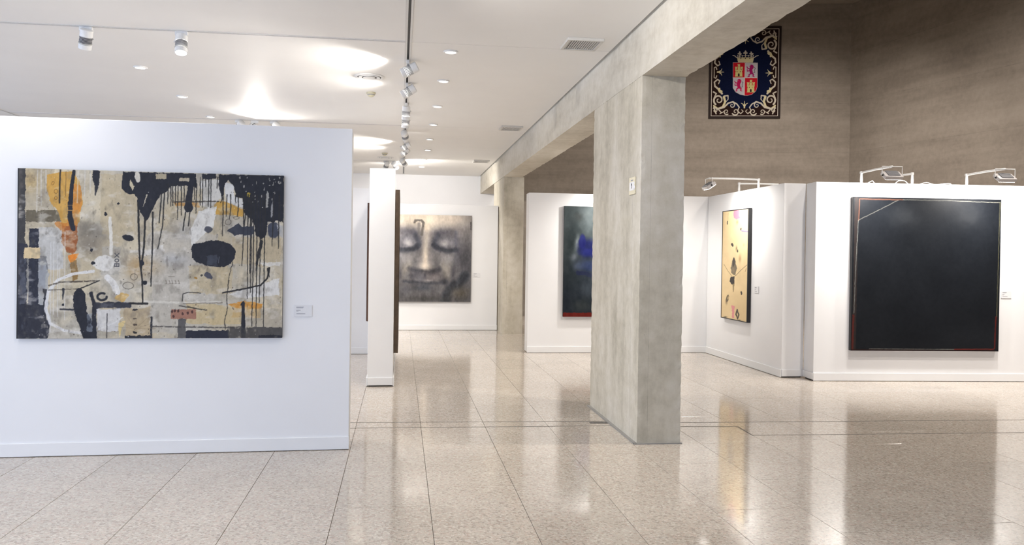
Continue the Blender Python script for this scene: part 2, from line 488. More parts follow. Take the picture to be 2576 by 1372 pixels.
# ------------------------------------------------------------------ canvas painting tools
def vnoise(shape_x, shape_y, X, Y, seed):
    """smooth value noise in 0..1 at X,Y given cell sizes"""
    rng = np.random.RandomState(seed)
    gx, gy = X/shape_x, Y/shape_y
    gx = gx-gx.min(); gy = gy-gy.min()
    nx, ny = int(gx.max())+3, int(gy.max())+3
    g = rng.rand(ny, nx)
    ix, iy = gx.astype(int), gy.astype(int); fx, fy = gx-ix, gy-iy
    fx = fx*fx*(3-2*fx); fy = fy*fy*(3-2*fy)
    return (g[iy, ix]*(1-fx)+g[iy, ix+1]*fx)*(1-fy)+(g[iy+1, ix]*(1-fx)+g[iy+1, ix+1]*fx)*fy
class Cv:
    def __init__(s, nx, ny, mapx, base):
        u, v = np.meshgrid(np.linspace(0, 1, nx), np.linspace(0, 1, ny))
        s.u, s.v = u, v; s.X, s.Y = mapx(u, v); s.nx, s.ny = nx, ny
        s.a = np.ones((ny, nx, 3))*np.array(base, float); s.seed = 1
        s.px = abs(s.X[0, 1]-s.X[0, 0])
    def N(s, cx, cy=None, oct=3, seed=None):
        if seed is None: s.seed += 1; seed = s.seed
        cy = cy or cx; t = 0; w = 1; tot = 0
        for i in range(oct): t = t+w*vnoise(cx/2**i, cy/2**i, s.X, s.Y, seed*13+i); tot += w; w *= .55
        return t/tot
    def warp(s, amp, cell=None):
        if amp <= 0: return s.X, s.Y
        cell = cell or amp*3
        return s.X+(s.N(cell)-.5)*2*amp, s.Y+(s.N(cell)-.5)*2*amp
    def put(s, m, c, al=1.):
        m = np.clip(m, 0, 1)[..., None]*al; s.a = s.a*(1-m)+np.array(c, float)*m
    def poly(s, pts, c, al=1., wob=8, tex=0.):
        X, Y = s.warp(wob); m = np.zeros(X.shape, bool); n = len(pts)
        for i in range(n):
            (x0, y0), (x1, y1) = pts[i], pts[(i+1) % n]
            if y0 == y1: continue
            m ^= ((y0 > Y) != (y1 > Y)) & (X < (x1-x0)*(Y-y0)/(y1-y0)+x0)
        m = m.astype(float)
        if tex: m *= np.clip((s.N(40, 60, 4)-tex+.25)*4, 0, 1)
        s.put(m, c, al)
    def rect(s, x0, x1, y0, y1, c, al=1., wob=8, tex=0.): s.poly([(x0, y0), (x1, y0), (x1, y1), (x0, y1)], c, al, wob, tex)
    def ell(s, cx, cy, rx, ry, c, al=1., rot=0., wob=6, soft=.12):
        X, Y = s.warp(wob); t = math.radians(rot); dx, dy = X-cx, Y-cy
        d = np.hypot((dx*math.cos(t)+dy*math.sin(t))/rx, (-dx*math.sin(t)+dy*math.cos(t))/ry)
        s.put((1-d)/soft+.5, c, al)
    def blob(s, cx, cy, rx, ry, c, al=1., rot=0., wob=0):
        X, Y = s.warp(wob, 40) if wob else (s.X, s.Y); t = math.radians(rot); dx, dy = X-cx, Y-cy
        d = ((dx*math.cos(t)+dy*math.sin(t))/rx)**2+((-dx*math.sin(t)+dy*math.cos(t))/ry)**2
        s.put(np.exp(-d*1.2), c, al)
    def line(s, pts, w, c, al=1., wob=0, taper=None, dry=0., soft=0.):
        X, Y = s.warp(wob, max(wob*4, 20)) if wob else (s.X, s.Y)
        best = np.full(X.shape, -1e9); n = len(pts)-1
        for i in range(n):
            (x0, y0), (x1, y1) = pts[i], pts[i+1]; dx, dy = x1-x0, y1-y0
            t = np.clip(((X-x0)*dx+(Y-y0)*dy)/max(dx*dx+dy*dy, 1e-6), 0, 1)
            d = np.hypot(X-x0-t*dx, Y-y0-t*dy)
            ww = w if taper is None else w+(taper-w)*((i+t)/n)
            best = np.maximum(best, ww/2-d)
        m = np.clip(best/max(s.px, soft)+.5, 0, 1)
        if dry: m = m*np.clip((s.N(14, 14, 3)-dry+.25)*4, 0, 1)
        s.put(m, c, al)

def canvas_mesh(name, cv, w, h, y, mat, parent):
    nx, ny = cv.nx, cv.ny
    me = bpy.data.meshes.new(name)
    co = np.zeros((ny, nx, 3)); co[..., 0] = cv.u*w; co[..., 1] = y; co[..., 2] = (1-cv.v)*h
    idx = np.arange(nx*ny).reshape(ny, nx)
    q = np.stack([idx[1:, :-1], idx[1:, 1:], idx[:-1, 1:], idx[:-1, :-1]], -1).reshape(-1)
    nf = (nx-1)*(ny-1)
    me.vertices.add(nx*ny); me.vertices.foreach_set('co', co.reshape(-1))
    me.loops.add(nf*4); me.loops.foreach_set('vertex_index', q.astype(np.int32))
    me.polygons.add(nf); me.polygons.foreach_set('loop_start', np.arange(0, nf*4, 4, dtype=np.int32))
    me.update(calc_edges=True)
    s = np.clip(cv.a/255., 0, 1); l = np.where(s <= .04045, s/12.92, ((s+.055)/1.055)**2.4)
    rgba = np.ones((nx*ny, 4), np.float32); rgba[:, :3] = l.reshape(-1, 3)
    at = me.color_attributes.new('paint', 'FLOAT_COLOR', 'POINT'); at.data.foreach_set('color', rgba.reshape(-1))
    me.materials.append(mat)
    return link(bpy.data.objects.new(name, me), parent)

def picture(name, label, cat, wallobj, x0, z0, w, h, th, cv, edge, mat=None, frame_w=0., frame_mat='edgedk'):
    m = wallobj.matrix_world @ Matrix.Translation((x0, -.0015, z0)); bpy.context.view_layer.update()
    t = thing(name, label, cat, m)
    B().box(0, w, -th+.004, -.001, 0, h, .003).done('stretcher', edge, t)
    canvas_mesh('canvas', cv, w, h, -th, mat or MAT['canvas'], t)
    if frame_w:
        f = frame_w
        for a, b_, c, d in ((-f, 0, -f, h+f), (w, w+f, -f, h+f)):
            B().box(a, b_, -th-.006, -.001, c, d).done('frame_side', frame_mat, t)
        for c, d in ((-f, 0), (h, h+f)):
            B().box(0, w, -th-.006, -.001, c, d).done('frame_rail', frame_mat, t)
    return t
MAT['canvas'] = attr_mat('acrylic_on_canvas')
MAT['canvas_dark'] = attr_mat('dark_oil_on_canvas', .45, .16, .12)
MAT['tapestry'] = attr_mat('woven_tapestry', .95, .1, .5, 260)
bpy.context.view_layer.update()

# ------------------------------------------------------------------ painting: abstract with drips
def paint_abstract():
    mp = lambda u, v: (40+u*1970, (45+53*u)+v*(1303-45-53*u))
    c = Cv(540, 346, mp, (206, 192, 162)); R = random.Random(11)
    n = c.N(420, 420, 4); c.put((n-.45)*5, (198, 194, 184), .75)
    n = c.N(300, 260, 4); c.put((n-.52)*6, (226, 214, 186), .8)
    n = c.N(200, 240, 5); c.put((n-.60)*7, (168, 162, 150), .65)
    c.rect(640, 905, 85, 540, (201, 185, 152), .75, 30)
    c.rect(1000, 1500, 520, 1010, (206, 200, 188), .7, 60); c.rect(1620, 1990, 560, 760, (203, 186, 152), .8, 30)
    c.rect(1290, 1620, 770, 980, (206, 189, 152), .8, 25); c.rect(1270, 1700, 1050, 1200, (214, 190, 138), .7, 40)
    c.blob(560, 600, 130, 120, (128, 120, 108), .8, wob=30); c.blob(540, 480, 90, 60, (110, 104, 92), .6, wob=30)
    c.blob(900, 780, 90, 90, (186, 150, 96), .7, wob=20); c.blob(1000, 770, 120, 60, (190, 160, 110), .5, wob=20)
    c.blob(1180, 720, 150, 60, (186, 186, 186), .8, wob=20); c.blob(1250, 500, 90, 90, (176, 176, 178), .6, wob=30)
    c.rect(640, 780, 620, 830, (178, 174, 166), .6, 20); c.rect(820, 1010, 1075, 1295, (192, 172, 138), .85, 20)
    c.rect(610, 780, 1080, 1250, (222, 222, 222), .85, 24); c.rect(1010, 1180, 1040, 1260, (196, 190, 178), .7, 24)
    c.rect(1700, 2005, 1090, 1230, (186, 176, 156), .7, 30)
    # left side
    c.rect(90, 300, 50, 480, (182, 170, 146), .7, 18); c.blob(130, 140, 60, 80, (196, 166, 106), .7, wob=15)
    c.rect(100, 360, 356, 442, (86, 78, 60), .78, 8, .35); c.rect(180, 365, 480, 790, (200, 200, 198), .9, 16)
    c.rect(90, 250, 700, 960, (96, 100, 108), .65, 30, .4); c.rect(190, 260, 760, 1060, (170, 176, 186), .7, 20)
    c.rect(25, 96, 40, 620, (50, 49, 52), .93, 9); c.rect(25, 110, 600, 1310, (38, 40, 54), .95, 12)
    c.rect(60, 100, 700, 1250, (120, 126, 140), .5, 14, .55)
    c.rect(123, 192, 490, 1060, (28, 31, 48), .97, 8); c.rect(45, 255, 1050, 1310, (28, 30, 44), .93, 26, .38)
    c.rect(88, 205, 632, 710, (231, 207, 162), 1, 6)
    c.poly([(228, 930), (252, 940), (250, 1200), (232, 1195)], (30, 31, 40), .95, 12)
    # ochre and orange
    c.poly([(245, 92), (330, 72), (440, 66), (488, 160), (502, 300), (480, 440), (440, 500), (365, 505), (345, 400), (280, 300), (244, 190)], (213, 163, 72), .93, 10)
    c.poly([(420, 150), (490, 170), (502, 300), (470, 470), (380, 480), (420, 330)], (220, 142, 52), .8, 16)
    c.poly([(355, 470), (470, 470), (465, 640), (440, 680), (390, 660), (360, 600)], (158, 86, 34), .93, 12)
    c.poly([(300, 440), (400, 450), (370, 520), (320, 470)], (205, 120, 36), .7, 10)
    c.poly([(400, 690), (480, 672), (460, 720), (420, 745)], (243, 142, 34), .95, 6)
    c.poly([(420, 740), (465, 720), (482, 860), (440, 880)], (140, 102, 44), .75, 10)
    c.rect(365, 395, 510, 640, (236, 232, 226), .0, 4)
    c.poly([(760, 960), (850, 985), (800, 1040), (745, 1010)], (221, 178, 98), .85, 14)
    c.poly([(1480, 300), (1540, 285), (1710, 350), (1705, 400), (1480, 385)], (214, 164, 68), .93, 8)
    c.poly([(1170, 300), (1360, 300), (1370, 330), (1190, 325)], (200, 146, 74), .85, 8)
    c.poly([(1590, 1050), (1720, 1028), (1860, 1050), (1840, 1090), (1660, 1085)], (222, 150, 50), .88, 8)
    c.rect(1620, 1840, 1080, 1150, (216, 178, 116), .6, 16); c.poly([(770, 1190), (830, 1170), (800, 1230), (780, 1300)], (234, 208, 140), .8, 6)
    # whites
    c.poly([(1345, 370), (1490, 330), (1480, 480), (1380, 560), (1320, 620), (1290, 540)], (241, 239, 232), .95, 22)
    c.poly([(1370, 130), (1520, 130), (1540, 260), (1440, 340), (1380, 300)], (232, 230, 224), .85, 18)
    c.poly([(1550, 140), (1625, 170), (1630, 250), (1690, 270), (1700, 340), (1570, 290)], (240, 240, 238), .9, 8)
    c.line([(705, 410), (712, 560), (715, 680)], 24, (238, 235, 226), .9, 6); c.ell(665, 745, 78, 58, (236, 234, 228), .95, 0, 14)
    c.poly([(900, 690), (1095, 610), (1100, 690), (980, 690)], (238, 235, 228), .8, 14)
    c.line([(690, 850), (735, 900), (760, 960)], 46, (246, 245, 242), .95, 8)
    c.poly([(1600, 985), (1680, 950), (1985, 860), (1985, 985), (1700, 1010)], (238, 237, 233), .93, 12)
    c.poly([(1830, 740), (1990, 740), (1990, 770), (1850, 765)], (235, 232, 224), .9, 8)
    c.line([(590, 805), (440, 825), (330, 870), (262, 960), (246, 1080), (280, 1190), (380, 1245), (500, 1262)], 22, (238, 238, 238), .9, 4)
    c.line([(600, 1250), (740, 1190), (800, 1150)], 10, (236, 236, 234), .7, 4)
    c.line([(960, 1030), (1250, 1040), (1530, 1035)], 16, (232, 228, 216), .8, 4); c.line([(860, 660), (1100, 650)], 20, (234, 230, 222), .7, 6)
    for x in (280, 300, 330, 345, 380): c.line([(x, 500+R.random()*200), (x+R.uniform(-3, 3), 900+R.random()*380)], 6, (226, 226, 226), .7, 2)
    for x in (180, 205, 240, 470, 520, 560): c.line([(x, 60), (x+R.uniform(-4, 4), 220+R.random()*150)], 9, (222, 220, 214), .6, 2)
    c.rect(340, 640, 885, 1010, (214, 204, 178), .6, 14); c.line([(270, 910), (350, 885), (620, 878)], 12, (58, 50, 42), .8, 4, dry=.45)
    c.line([(265, 945), (500, 935)], 8, (62, 56, 48), .6, 3, dry=.5)
    c.put((c.N(60, 90, 5)-.56)*5, (126, 118, 106), .42); c.put((c.N(90, 50, 5)-.58)*6, (236, 232, 222), .5); c.put((c.N(34, 60, 5)-.68)*8, (84, 76, 68), .35)
    # navy black masses and runs
    K = (22, 24, 36); K2 = (30, 28, 28)
    c.poly([(800, 72), (1340, 82), (1342, 190), (1290, 175), (1150, 175), (1118, 225), (1072, 238), (1030, 320), (1000, 388), (968, 440), (945, 390), (906, 330), (900, 262), (880, 240), (830, 240), (786, 200), (786, 120)], K, 1, 9)
    c.ell(903, 108, 20, 42, (226, 220, 206), 1, -8, 4); c.poly([(850, 130), (880, 180), (868, 210), (846, 170)], (212, 200, 170), 1, 4)
    c.poly([(1035, 85), (1115, 85), (1115, 122), (1040, 122)], (206, 192, 160), .9, 6); c.poly([(1210, 115), (1290, 118), (1280, 142), (1215, 138)], (214, 200, 172), .9, 6)
    c.poly([(968, 240), (978, 238), (960, 300), (946, 330)], (214, 204, 180), .9, 3)
    c.line([(910, 300), (918, 560), (926, 720), (945, 880), (952, 1040)], 15, K2, 1, 3, 11); c.line([(962, 420), (956, 620), (940, 760), (935, 800)], 15, K2, 1, 3, 11)
    c.line([(1018, 370), (1019, 600), (1010, 915)], 12, K2, 1, 3, 9); c.line([(1104, 220), (1092, 470), (1058, 640)], 10, K2, 1, 3, 7)
    c.line([(1082, 230), (1066, 448)], 9, K2, 1, 3); c.ell(965, 890, 18, 16, K, 1); c.ell(942, 745, 16, 22, K, 1)
    for x in (1130, 1150, 1165, 1185, 1205, 1228, 1250, 1330, 1345): c.line([(x, 160), (x+R.uniform(-6, 4), 215+R.random()*210)], 8, K2, .95, 3, 6)
    for x in (1372, 1390, 1410, 1436, 1452, 1500): c.line([(x, 110), (x+R.uniform(-4, 4), 180+R.random()*160)], 8, K2, .95, 3, 6)
    c.rect(1345, 1380, 80, 150, (170, 162, 150), .6, 8); c.rect(1382, 1490, 84, 124, K, .97, 10)
    c.line([(1300, 180), (1288, 260), (1284, 340)], 44, K, .97, 8, 60); c.line([(1262, 370), (1244, 505)], 9, K2, 1, 2); c.line([(1296, 360), (1284, 470)], 8, K2, 1, 2)
    c.line([(1165, 294), (1510, 288)], 10, (50, 44, 38), .8, 4, dry=.4)
    c.poly([(1505, 88), (2012, 98), (2012, 445), (1960, 430), (1935, 452), (1892, 440), (1880, 540), (1850, 568), (1800, 548), (1785, 470), (1768, 420), (1712, 390), (1692, 262), (1640, 255), (1632, 180), (1580, 128), (1560, 160), (1550, 250), (1528, 246), (1512, 150)], K, 1, 9)
    for _ in range(36): c.ell(R.uniform(1660, 1990), R.uniform(110, 300), R.uniform(1.5, 6), R.uniform(3, 12), (190, 186, 176), .8, 0, 2)
    c.poly([(1880, 210), (1895, 230), (1890, 330), (1872, 340)], (186, 184, 176), .9, 4); c.ell(1922, 350, 9, 60, (190, 190, 188), .8, 5, 4); c.ell(1740, 240, 14, 18, (205, 178, 60), .9, 0, 4)
    c.ell(1936, 500, 46, 60, (50, 56, 76), .9, 0, 12); c.poly([(1960, 460), (2010, 470), (2008, 560), (1975, 545)], (196, 196, 196), .8, 6)
    for x, y1 in ((1545, 545), (1532, 300), (1575, 400), (1602, 420), (1640, 300), (1660, 400), (1700, 765), (1716, 480), (1736, 1010), (1752, 820), (1764, 965), (1782, 1215), (1806, 1222), (1830, 1040), (1848, 640), (1868, 1220), (1932, 620), (1975, 640)):
        c.line([(x, 240), (x+R.uniform(-4, 6), (240+y1)/2), (x+R.uniform(-10, 4), y1)], 9, K2, .97, 3, 6)
    c.line([(1843, 590), (1812, 720), (1806, 800)], 26, K2, .95, 5, 12)
    c.poly([(1585, 510), (1660, 448), (1690, 480), (1782, 470), (1780, 530), (1640, 545)], (44, 48, 62), .93, 14); c.ell(1436, 498, 30, 26, (62, 64, 76), .85, 0, 10)
    c.poly([(575, 60), (628, 64), (620, 170), (600, 180), (575, 140)], K, .97, 7); c.line([(606, 180), (596, 245)], 22, K, .9, 6, 6)
    c.line([(342, 58), (338, 200), (338, 300)], 11, K2, .95, 2); c.line([(384, 70), (380, 250)], 5, (120, 90, 50), .8, 2)
    c.line([(440, 66), (424, 180), (418, 300)], 24, K, .98, 4, 34); c.line([(416, 300), (414, 400), (438, 490)], 34, K, .98, 5, 38)
    c.line([(400, 355), (440, 357)], 5, (205, 160, 90), .9); c.line([(400, 318), (440, 318)], 4, (205, 160, 90), .7)
    for p in ((290, 155, 10, 15, 20), (312, 215, 14, 18, 0), (312, 265, 12, 12, 0)): c.ell(p[0], p[1], p[2], p[3], (120, 84, 30), .8, p[4], 1, .2); c.ell(p[0], p[1], p[2]-4, p[3]-4, (213, 163, 72), 1, p[4], 1, .2)
    # big oval mouth, small oval and lower shapes
    c.poly([(1308, 640), (1322, 604), (1400, 592), (1445, 578), (1520, 578), (1602, 606), (1648, 652), (1638, 712), (1612, 748), (1558, 776), (1450, 772), (1345, 738), (1314, 700)], K, 1, 5)
    c.rect(1425, 1500, 690, 765, (84, 90, 104), .55, 14, .35); c.line([(1520, 700), (1516, 745)], 5, (150, 154, 164), .6, 2)
    c.ell(838, 559, 43, 22, K, 1, 12, 4); c.ell(765, 306, 9, 8, K); c.ell(672, 382, 12, 12, K); c.ell(572, 650, 11, 11, K); c.ell(585, 746, 16, 12, K)
    c.poly([(470, 930), (500, 925), (530, 980), (540, 1090), (598, 1200), (618, 1310), (520, 1310), (482, 1190), (448, 1100), (442, 990)], K, 1, 8)
    c.line([(572, 968), (598, 1060), (596, 1140), (600, 1305)], 26, K, .97, 6, 34); c.rect(545, 580, 1120, 1250, (150, 160, 170), .6, 12, .5)
    th = [math.radians(a) for a in range(-60, 231, 20)]
    c.line([(652+34*math.cos(t), 988-26*math.sin(t)+6) for t in [math.radians(a) for a in range(60, 370, 20)]], 17, K, .97, 2)
    c.line([(612, 1060), (700, 1052), (850, 1058)], 42, (40, 42, 54), .93, 8); c.rect(640, 740, 1040, 1070, (110, 112, 120), .5, 10, .5)
    c.line([(855, 1044), (985, 1046)], 15, K2, 1, 2); c.line([(350, 1086), (442, 1090)], 12, K, .9, 3); c.line([(372, 935), (368, 1010)], 16, K, .85, 4, 6); c.ell(372, 1052, 10, 9, K)
    c.line([(630, 876), (560, 905), (500, 930)], 9, K2, .9, 3); c.line([(690, 1120), (688, 1300)], 8, (60, 58, 60), .8, 3); c.line([(1016, 1150), (1016, 1300)], 15, K, .9, 4)
    c.ell(893, 1092, 20, 8, K, .95); c.ell(893, 1156, 14, 7, (80, 70, 60), .8); c.ell(896, 1202, 14, 8, (70, 58, 48), .9); c.ell(896, 1260, 16, 8, K2, .9)
    for q in range(7): c.line([(900, 1230), (900+150*math.cos(q*.5+3.3), 1230+90*math.sin(q*.5+3.3))], 3, (150, 136, 112), .6)
    c.poly([(1162, 1090), (1345, 1085), (1352, 1160), (1160, 1158)], (168, 118, 98), .95, 7)
    for x, y in ((1170, 1104), (1190, 1100), (1216, 1100), (1248, 1122), (1288, 1116), (1320, 1108), (1180, 1140)): c.ell(x, y, 9, 11, (70, 40, 36), .9, 0, 3)
    c.rect(1214, 1276, 1160, 1305, (84, 82, 82), .9, 10, .3)
    c.line([(1706, 1040), (1708, 1140), (1712, 1300)], 20, K, 1, 4, 36); c.ell(1704, 1052, 16, 18, K)
    c.rect(1275, 1600, 1245, 1306, (30, 32, 48), 1, 8); c.rect(1590, 2015, 1225, 1306, (62, 60, 60), .85, 10, .35); c.rect(1830, 2015, 1280, 1306, K, .9, 8, .4)
    c.rect(820, 1015, 1282, 1306, K, .9, 8); c.line([(1010, 1215), (1500, 1224), (1700, 1220)], 10, (70, 66, 64), .8, 4, dry=.4)
    c.line([(1550, 966), (1690, 942), (1840, 912), (1890, 860), (1906, 782)], 12, K2, .97, 3); c.line([(1898, 790), (1905, 850)], 24, K2, .9, 4, 6)
    c.line([(1622, 738), (1596, 860), (1582, 1000), (1588, 1080), (1564, 1180), (1574, 1238)], 6, K2, .9, 5)
    c.line([(1244, 1028), (1250, 975), (1290, 962), (1384, 968)], 6, K2, .9, 2); c.line([(1220, 1062), (1330, 1080), (1430, 1094)], 7, K2, .85, 4, dry=.3)
    c.line([(1285, 1066), (1390, 1092)], 5, K2, .85, 3); c.line([(1548, 1040), (1250, 1046)], 5, (80, 70, 58), .7, 3)
    for cx, cy, rx, ry in ((842, 912, 40, 26), (884, 848, 26, 24), (1648, 411, 22, 10), (1586, 442, 22, 22)):
        c.line([(cx+rx*math.cos(a*.5), cy+ry*math.sin(a*.5)) for a in range(14)], 4, (72, 64, 56), .8, 2)
    c.ell(1440, 840, 34, 22, (52, 56, 78), .8, 20, 12); c.ell(1388, 836, 9, 9, K2, .8); c.ell(1345, 856, 14, 8, (176, 130, 50), .9)
    # lettering, reading upwards
    ink = (58, 60, 70)
    for (a, b_) in (((742, 770), (772, 770)), ((742, 750), (772, 750)), ((742, 770), (742, 750)), ((757, 770), (757, 750)), ((772, 770), (772, 750))): c.line([a, b_], 6, ink, .9)
    c.line([(757+14*math.cos(a*.45), 726+11*math.sin(a*.45)) for a in range(15)], 6, ink, .9)
    c.line([(742, 702), (772, 674)], 6, ink, .9); c.line([(742, 674), (772, 702)], 6, ink, .9)
    for k, x in enumerate((1120, 1145, 1165, 1190, 1215)): c.line([(x, 874), (x+8, 898)], 5, (110, 100, 88), .7); c.line([(x-4, 898), (x+10, 898)], 4, (110, 100, 88), .6)
    c.line([(1140, 846), (1185, 846)], 4, (110, 100, 88), .7)
    for _ in range(260):
        x, y = R.uniform(110, 2000), R.uniform(70, 1290); r = R.uniform(1.5, 4.5)
        c.ell(x, y, r, r*R.uniform(.7, 1.4), (60, 52, 46) if R.random() < .75 else (238, 234, 226), R.uniform(.4, .85), 0, 0, .5)
    c.put(c.N(9, 14, 3)*.6-.28, (70, 62, 52), .35); c.a += (c.N(24, 30, 3)[..., None]-.5)*22
    c.rect(28, 40+9, 30, 1310, (34, 32, 34), .9, 2); c.a *= .93
    return c
picture('abstract_painting', 'wide abstract canvas of black drips, ochre and cream on the left partition', 'painting',
        pL, 5.6-2.588+.12, .905, 1.94, 1.285, .035, paint_abstract(), 'edgedk')

# ------------------------------------------------------------------ painting: face with closed eyes
def paint_face():
    mp = lambda u, v: (-225+u*1270, 50+v*1265)
    c = Cv(250, 246, mp, (118, 114, 112))
    c.put(1-(c.Y-50)/520., (206, 194, 178), .8)
    c.put((c.Y-800)/700., (60, 60, 64), .8); c.put((c.X-740)/420., (74, 74, 80), .6); c.put((60-c.X)/400., (70, 70, 78), .6)
    c.blob(410, 120, 360, 130, (240, 227, 204), .97, wob=20); c.blob(700, 110, 260, 70, (214, 200, 182), .7, wob=20); c.blob(90, 120, 200, 80, (206, 192, 172), .7, wob=20)
    c.blob(410, 250, 60, 160, (238, 222, 196), .85, 0, 12)
    for sx, m in ((1, 0), (-1, 0)):
        X = lambda x: 410+sx*(x-410)
        c.blob(X(690), 440, 210, 190, (78, 78, 88), .85, 0, 26); c.blob(X(560), 400, 70, 150, (58, 60, 70), .7, sx*20, 18)
        c.blob(X(640), 300, 200, 50, (86, 84, 92), .8, -sx*6, 18)
        c.blob(X(680), 440, 110, 70, (152, 150, 152), .95, 0, 24); c.blob(X(660), 470, 60, 36, (182, 178, 176), .8, 0, 14)
        c.line([(X(520), 490), (X(590), 545), (X(700), 572), (X(835), 556)], 66, (38, 41, 50), .95, 18, soft=34); c.line([(X(540), 520), (X(520), 440), (X(570), 340)], 60, (54, 56, 66), .75, 18, soft=40)
        c.blob(X(700), 690, 130, 100, (150, 148, 148), .75, 0, 20); c.blob(X(690), 850, 70, 150, (158, 152, 140), .75, -sx*18, 20)
        c.blob(X(850), 640, 60, 190, (86, 86, 96), .6, 0, 18)
        c.blob(X(560), 760, 60, 110, (96, 94, 96), .7, sx*10, 14)
        c.blob(X(790), 900, 40, 130, (66, 66, 74), .7, sx*4, 14); c.blob(X(960), 760, 130, 330, (62, 62, 68), .7, 0, 30)
        c.line([(X(480), 870), (X(560), 860), (X(600), 830)], 46, (48, 48, 54), .7, 18, soft=44)
    c.blob(395, 640, 46, 260, (214, 200, 180), .95, 0, 8); c.blob(390, 800, 80, 60, (228, 216, 198), .95, 0, 8); c.blob(400, 520, 26, 120, (176, 170, 160), .5)
    c.line([(165, 835), (300, 865), (400, 885), (540, 868), (600, 850)], 50, (54, 53, 60), .75, 30, soft=60); c.blob(260, 930, 160, 80, (62, 62, 70), .7, 0, 20); c.blob(560, 910, 120, 60, (78, 74, 76), .6, 0, 20); c.blob(390, 940, 26, 50, (52, 52, 60), .8)
    c.blob(340, 970, 70, 50, (112, 110, 116), .8, 0, 14); c.blob(520, 970, 110, 60, (120, 112, 112), .75, 0, 14); c.blob(450, 1010, 60, 20, (156, 150, 148), .8, 0, 8)
    c.line([(90, 1022), (250, 1034), (420, 1050), (560, 1044), (650, 1036)], 36, (46, 49, 58), .82, 20, soft=40)
    c.blob(380, 1110, 160, 50, (52, 56, 64), .85, 0, 16); c.blob(560, 1130, 90, 90, (98, 96, 98), .7, 0, 20); c.blob(120, 1130, 90, 80, (84, 84, 90), .7, 0, 20)
    c.line([(960, 940), (830, 1060), (720, 1150), (680, 1300)], 120, (40, 44, 52), .85, 30, soft=60); c.blob(900, 1190, 150, 100, (92, 86, 74), .8, 0, 24)
    c.blob(420, 1270, 420, 50, (64, 62, 60), .7, 0, 20); c.blob(680, 1020, 70, 50, (44, 46, 54), .8, 30, 16)
    c.line([(236, 160), (246, 136), (330, 132), (362, 170), (350, 260), (340, 340)], 34, (96, 90, 84), .85, 8, soft=14); c.line([(300, 180), (300, 330)], 40, (104, 100, 98), .7, 8, soft=24)
    c.line([(820, 300), (830, 480)], 44, (84, 84, 96), .6, 12, soft=34); c.line([(1035, 150), (1040, 250)], 20, (50, 46, 46), .8, 4)
    n = c.N(60, 130, 4); c.a += (n[..., None]-.5)*40; n = c.N(22, 34, 3); c.a += (n[..., None]-.5)*26
    c.a *= np.array([1.0, 1.0, 1.01])
    return c
picture('face_painting', 'large grey painting of a face with closed eyes on the rear partition', 'painting',
        pC, .75-.39, .586, 1.835, 1.78, .045, paint_face(), 'edgedk')

# ------------------------------------------------------------------ painting: blue figure
def paint_blue():
    mp = lambda u, v: (122+u*440, 120+v*870)
    c = Cv(130, 240, mp, (44, 52, 54))
    c.put(1-(c.Y-120)/500, (78, 86, 88), .75); c.put((c.Y-450)/400, (24, 30, 40), .75); c.blob(300, 220, 60, 120, (96, 104, 106), .7, 0, 16)
    c.blob(200, 420, 60, 220, (32, 40, 42), .8, 0, 16); c.blob(230, 200, 40, 40, (56, 60, 60), .8, 0, 10)
    c.blob(222, 410, 22, 70, (128, 136, 140), .8, 6, 8); c.blob(200, 520, 26, 40, (110, 116, 124), .8, 20, 8); c.blob(235, 590, 40, 40, (86, 94, 108), .7, 0, 8)
    c.ell(315, 450, 78, 74, (24, 29, 76), .95, 0, 22, .6); c.ell(262, 400, 26, 54, (26, 30, 88), .9, 0, 12, .4); c.ell(330, 480, 90, 30, (24, 30, 96), .7, 0, 12, .7)
    c.blob(320, 590, 90, 60, (44, 56, 96), .8, 0, 14); c.line([(230, 640), (340, 660), (480, 640)], 30, (30, 34, 66), .7, 10)
    c.blob(330, 760, 90, 100, (66, 74, 84), .7, 0, 24); c.blob(260, 900, 90, 60, (54, 60, 60), .7, 0, 20); c.blob(470, 420, 60, 240, (40, 50, 60), .7, 0, 20)
    c.rect(110, 570, 958, 1000, (98, 26, 20), .95, 5); c.a += (c.N(30, 50, 4)[..., None]-.5)*22
    return c
picture('blue_figure_painting', 'tall dark painting with a cobalt blue figure, partly hidden by the pillar', 'painting',
        pE, .57, .59, .95, 1.787, .05, paint_blue(), 'edgedk', MAT['canvas_dark'])

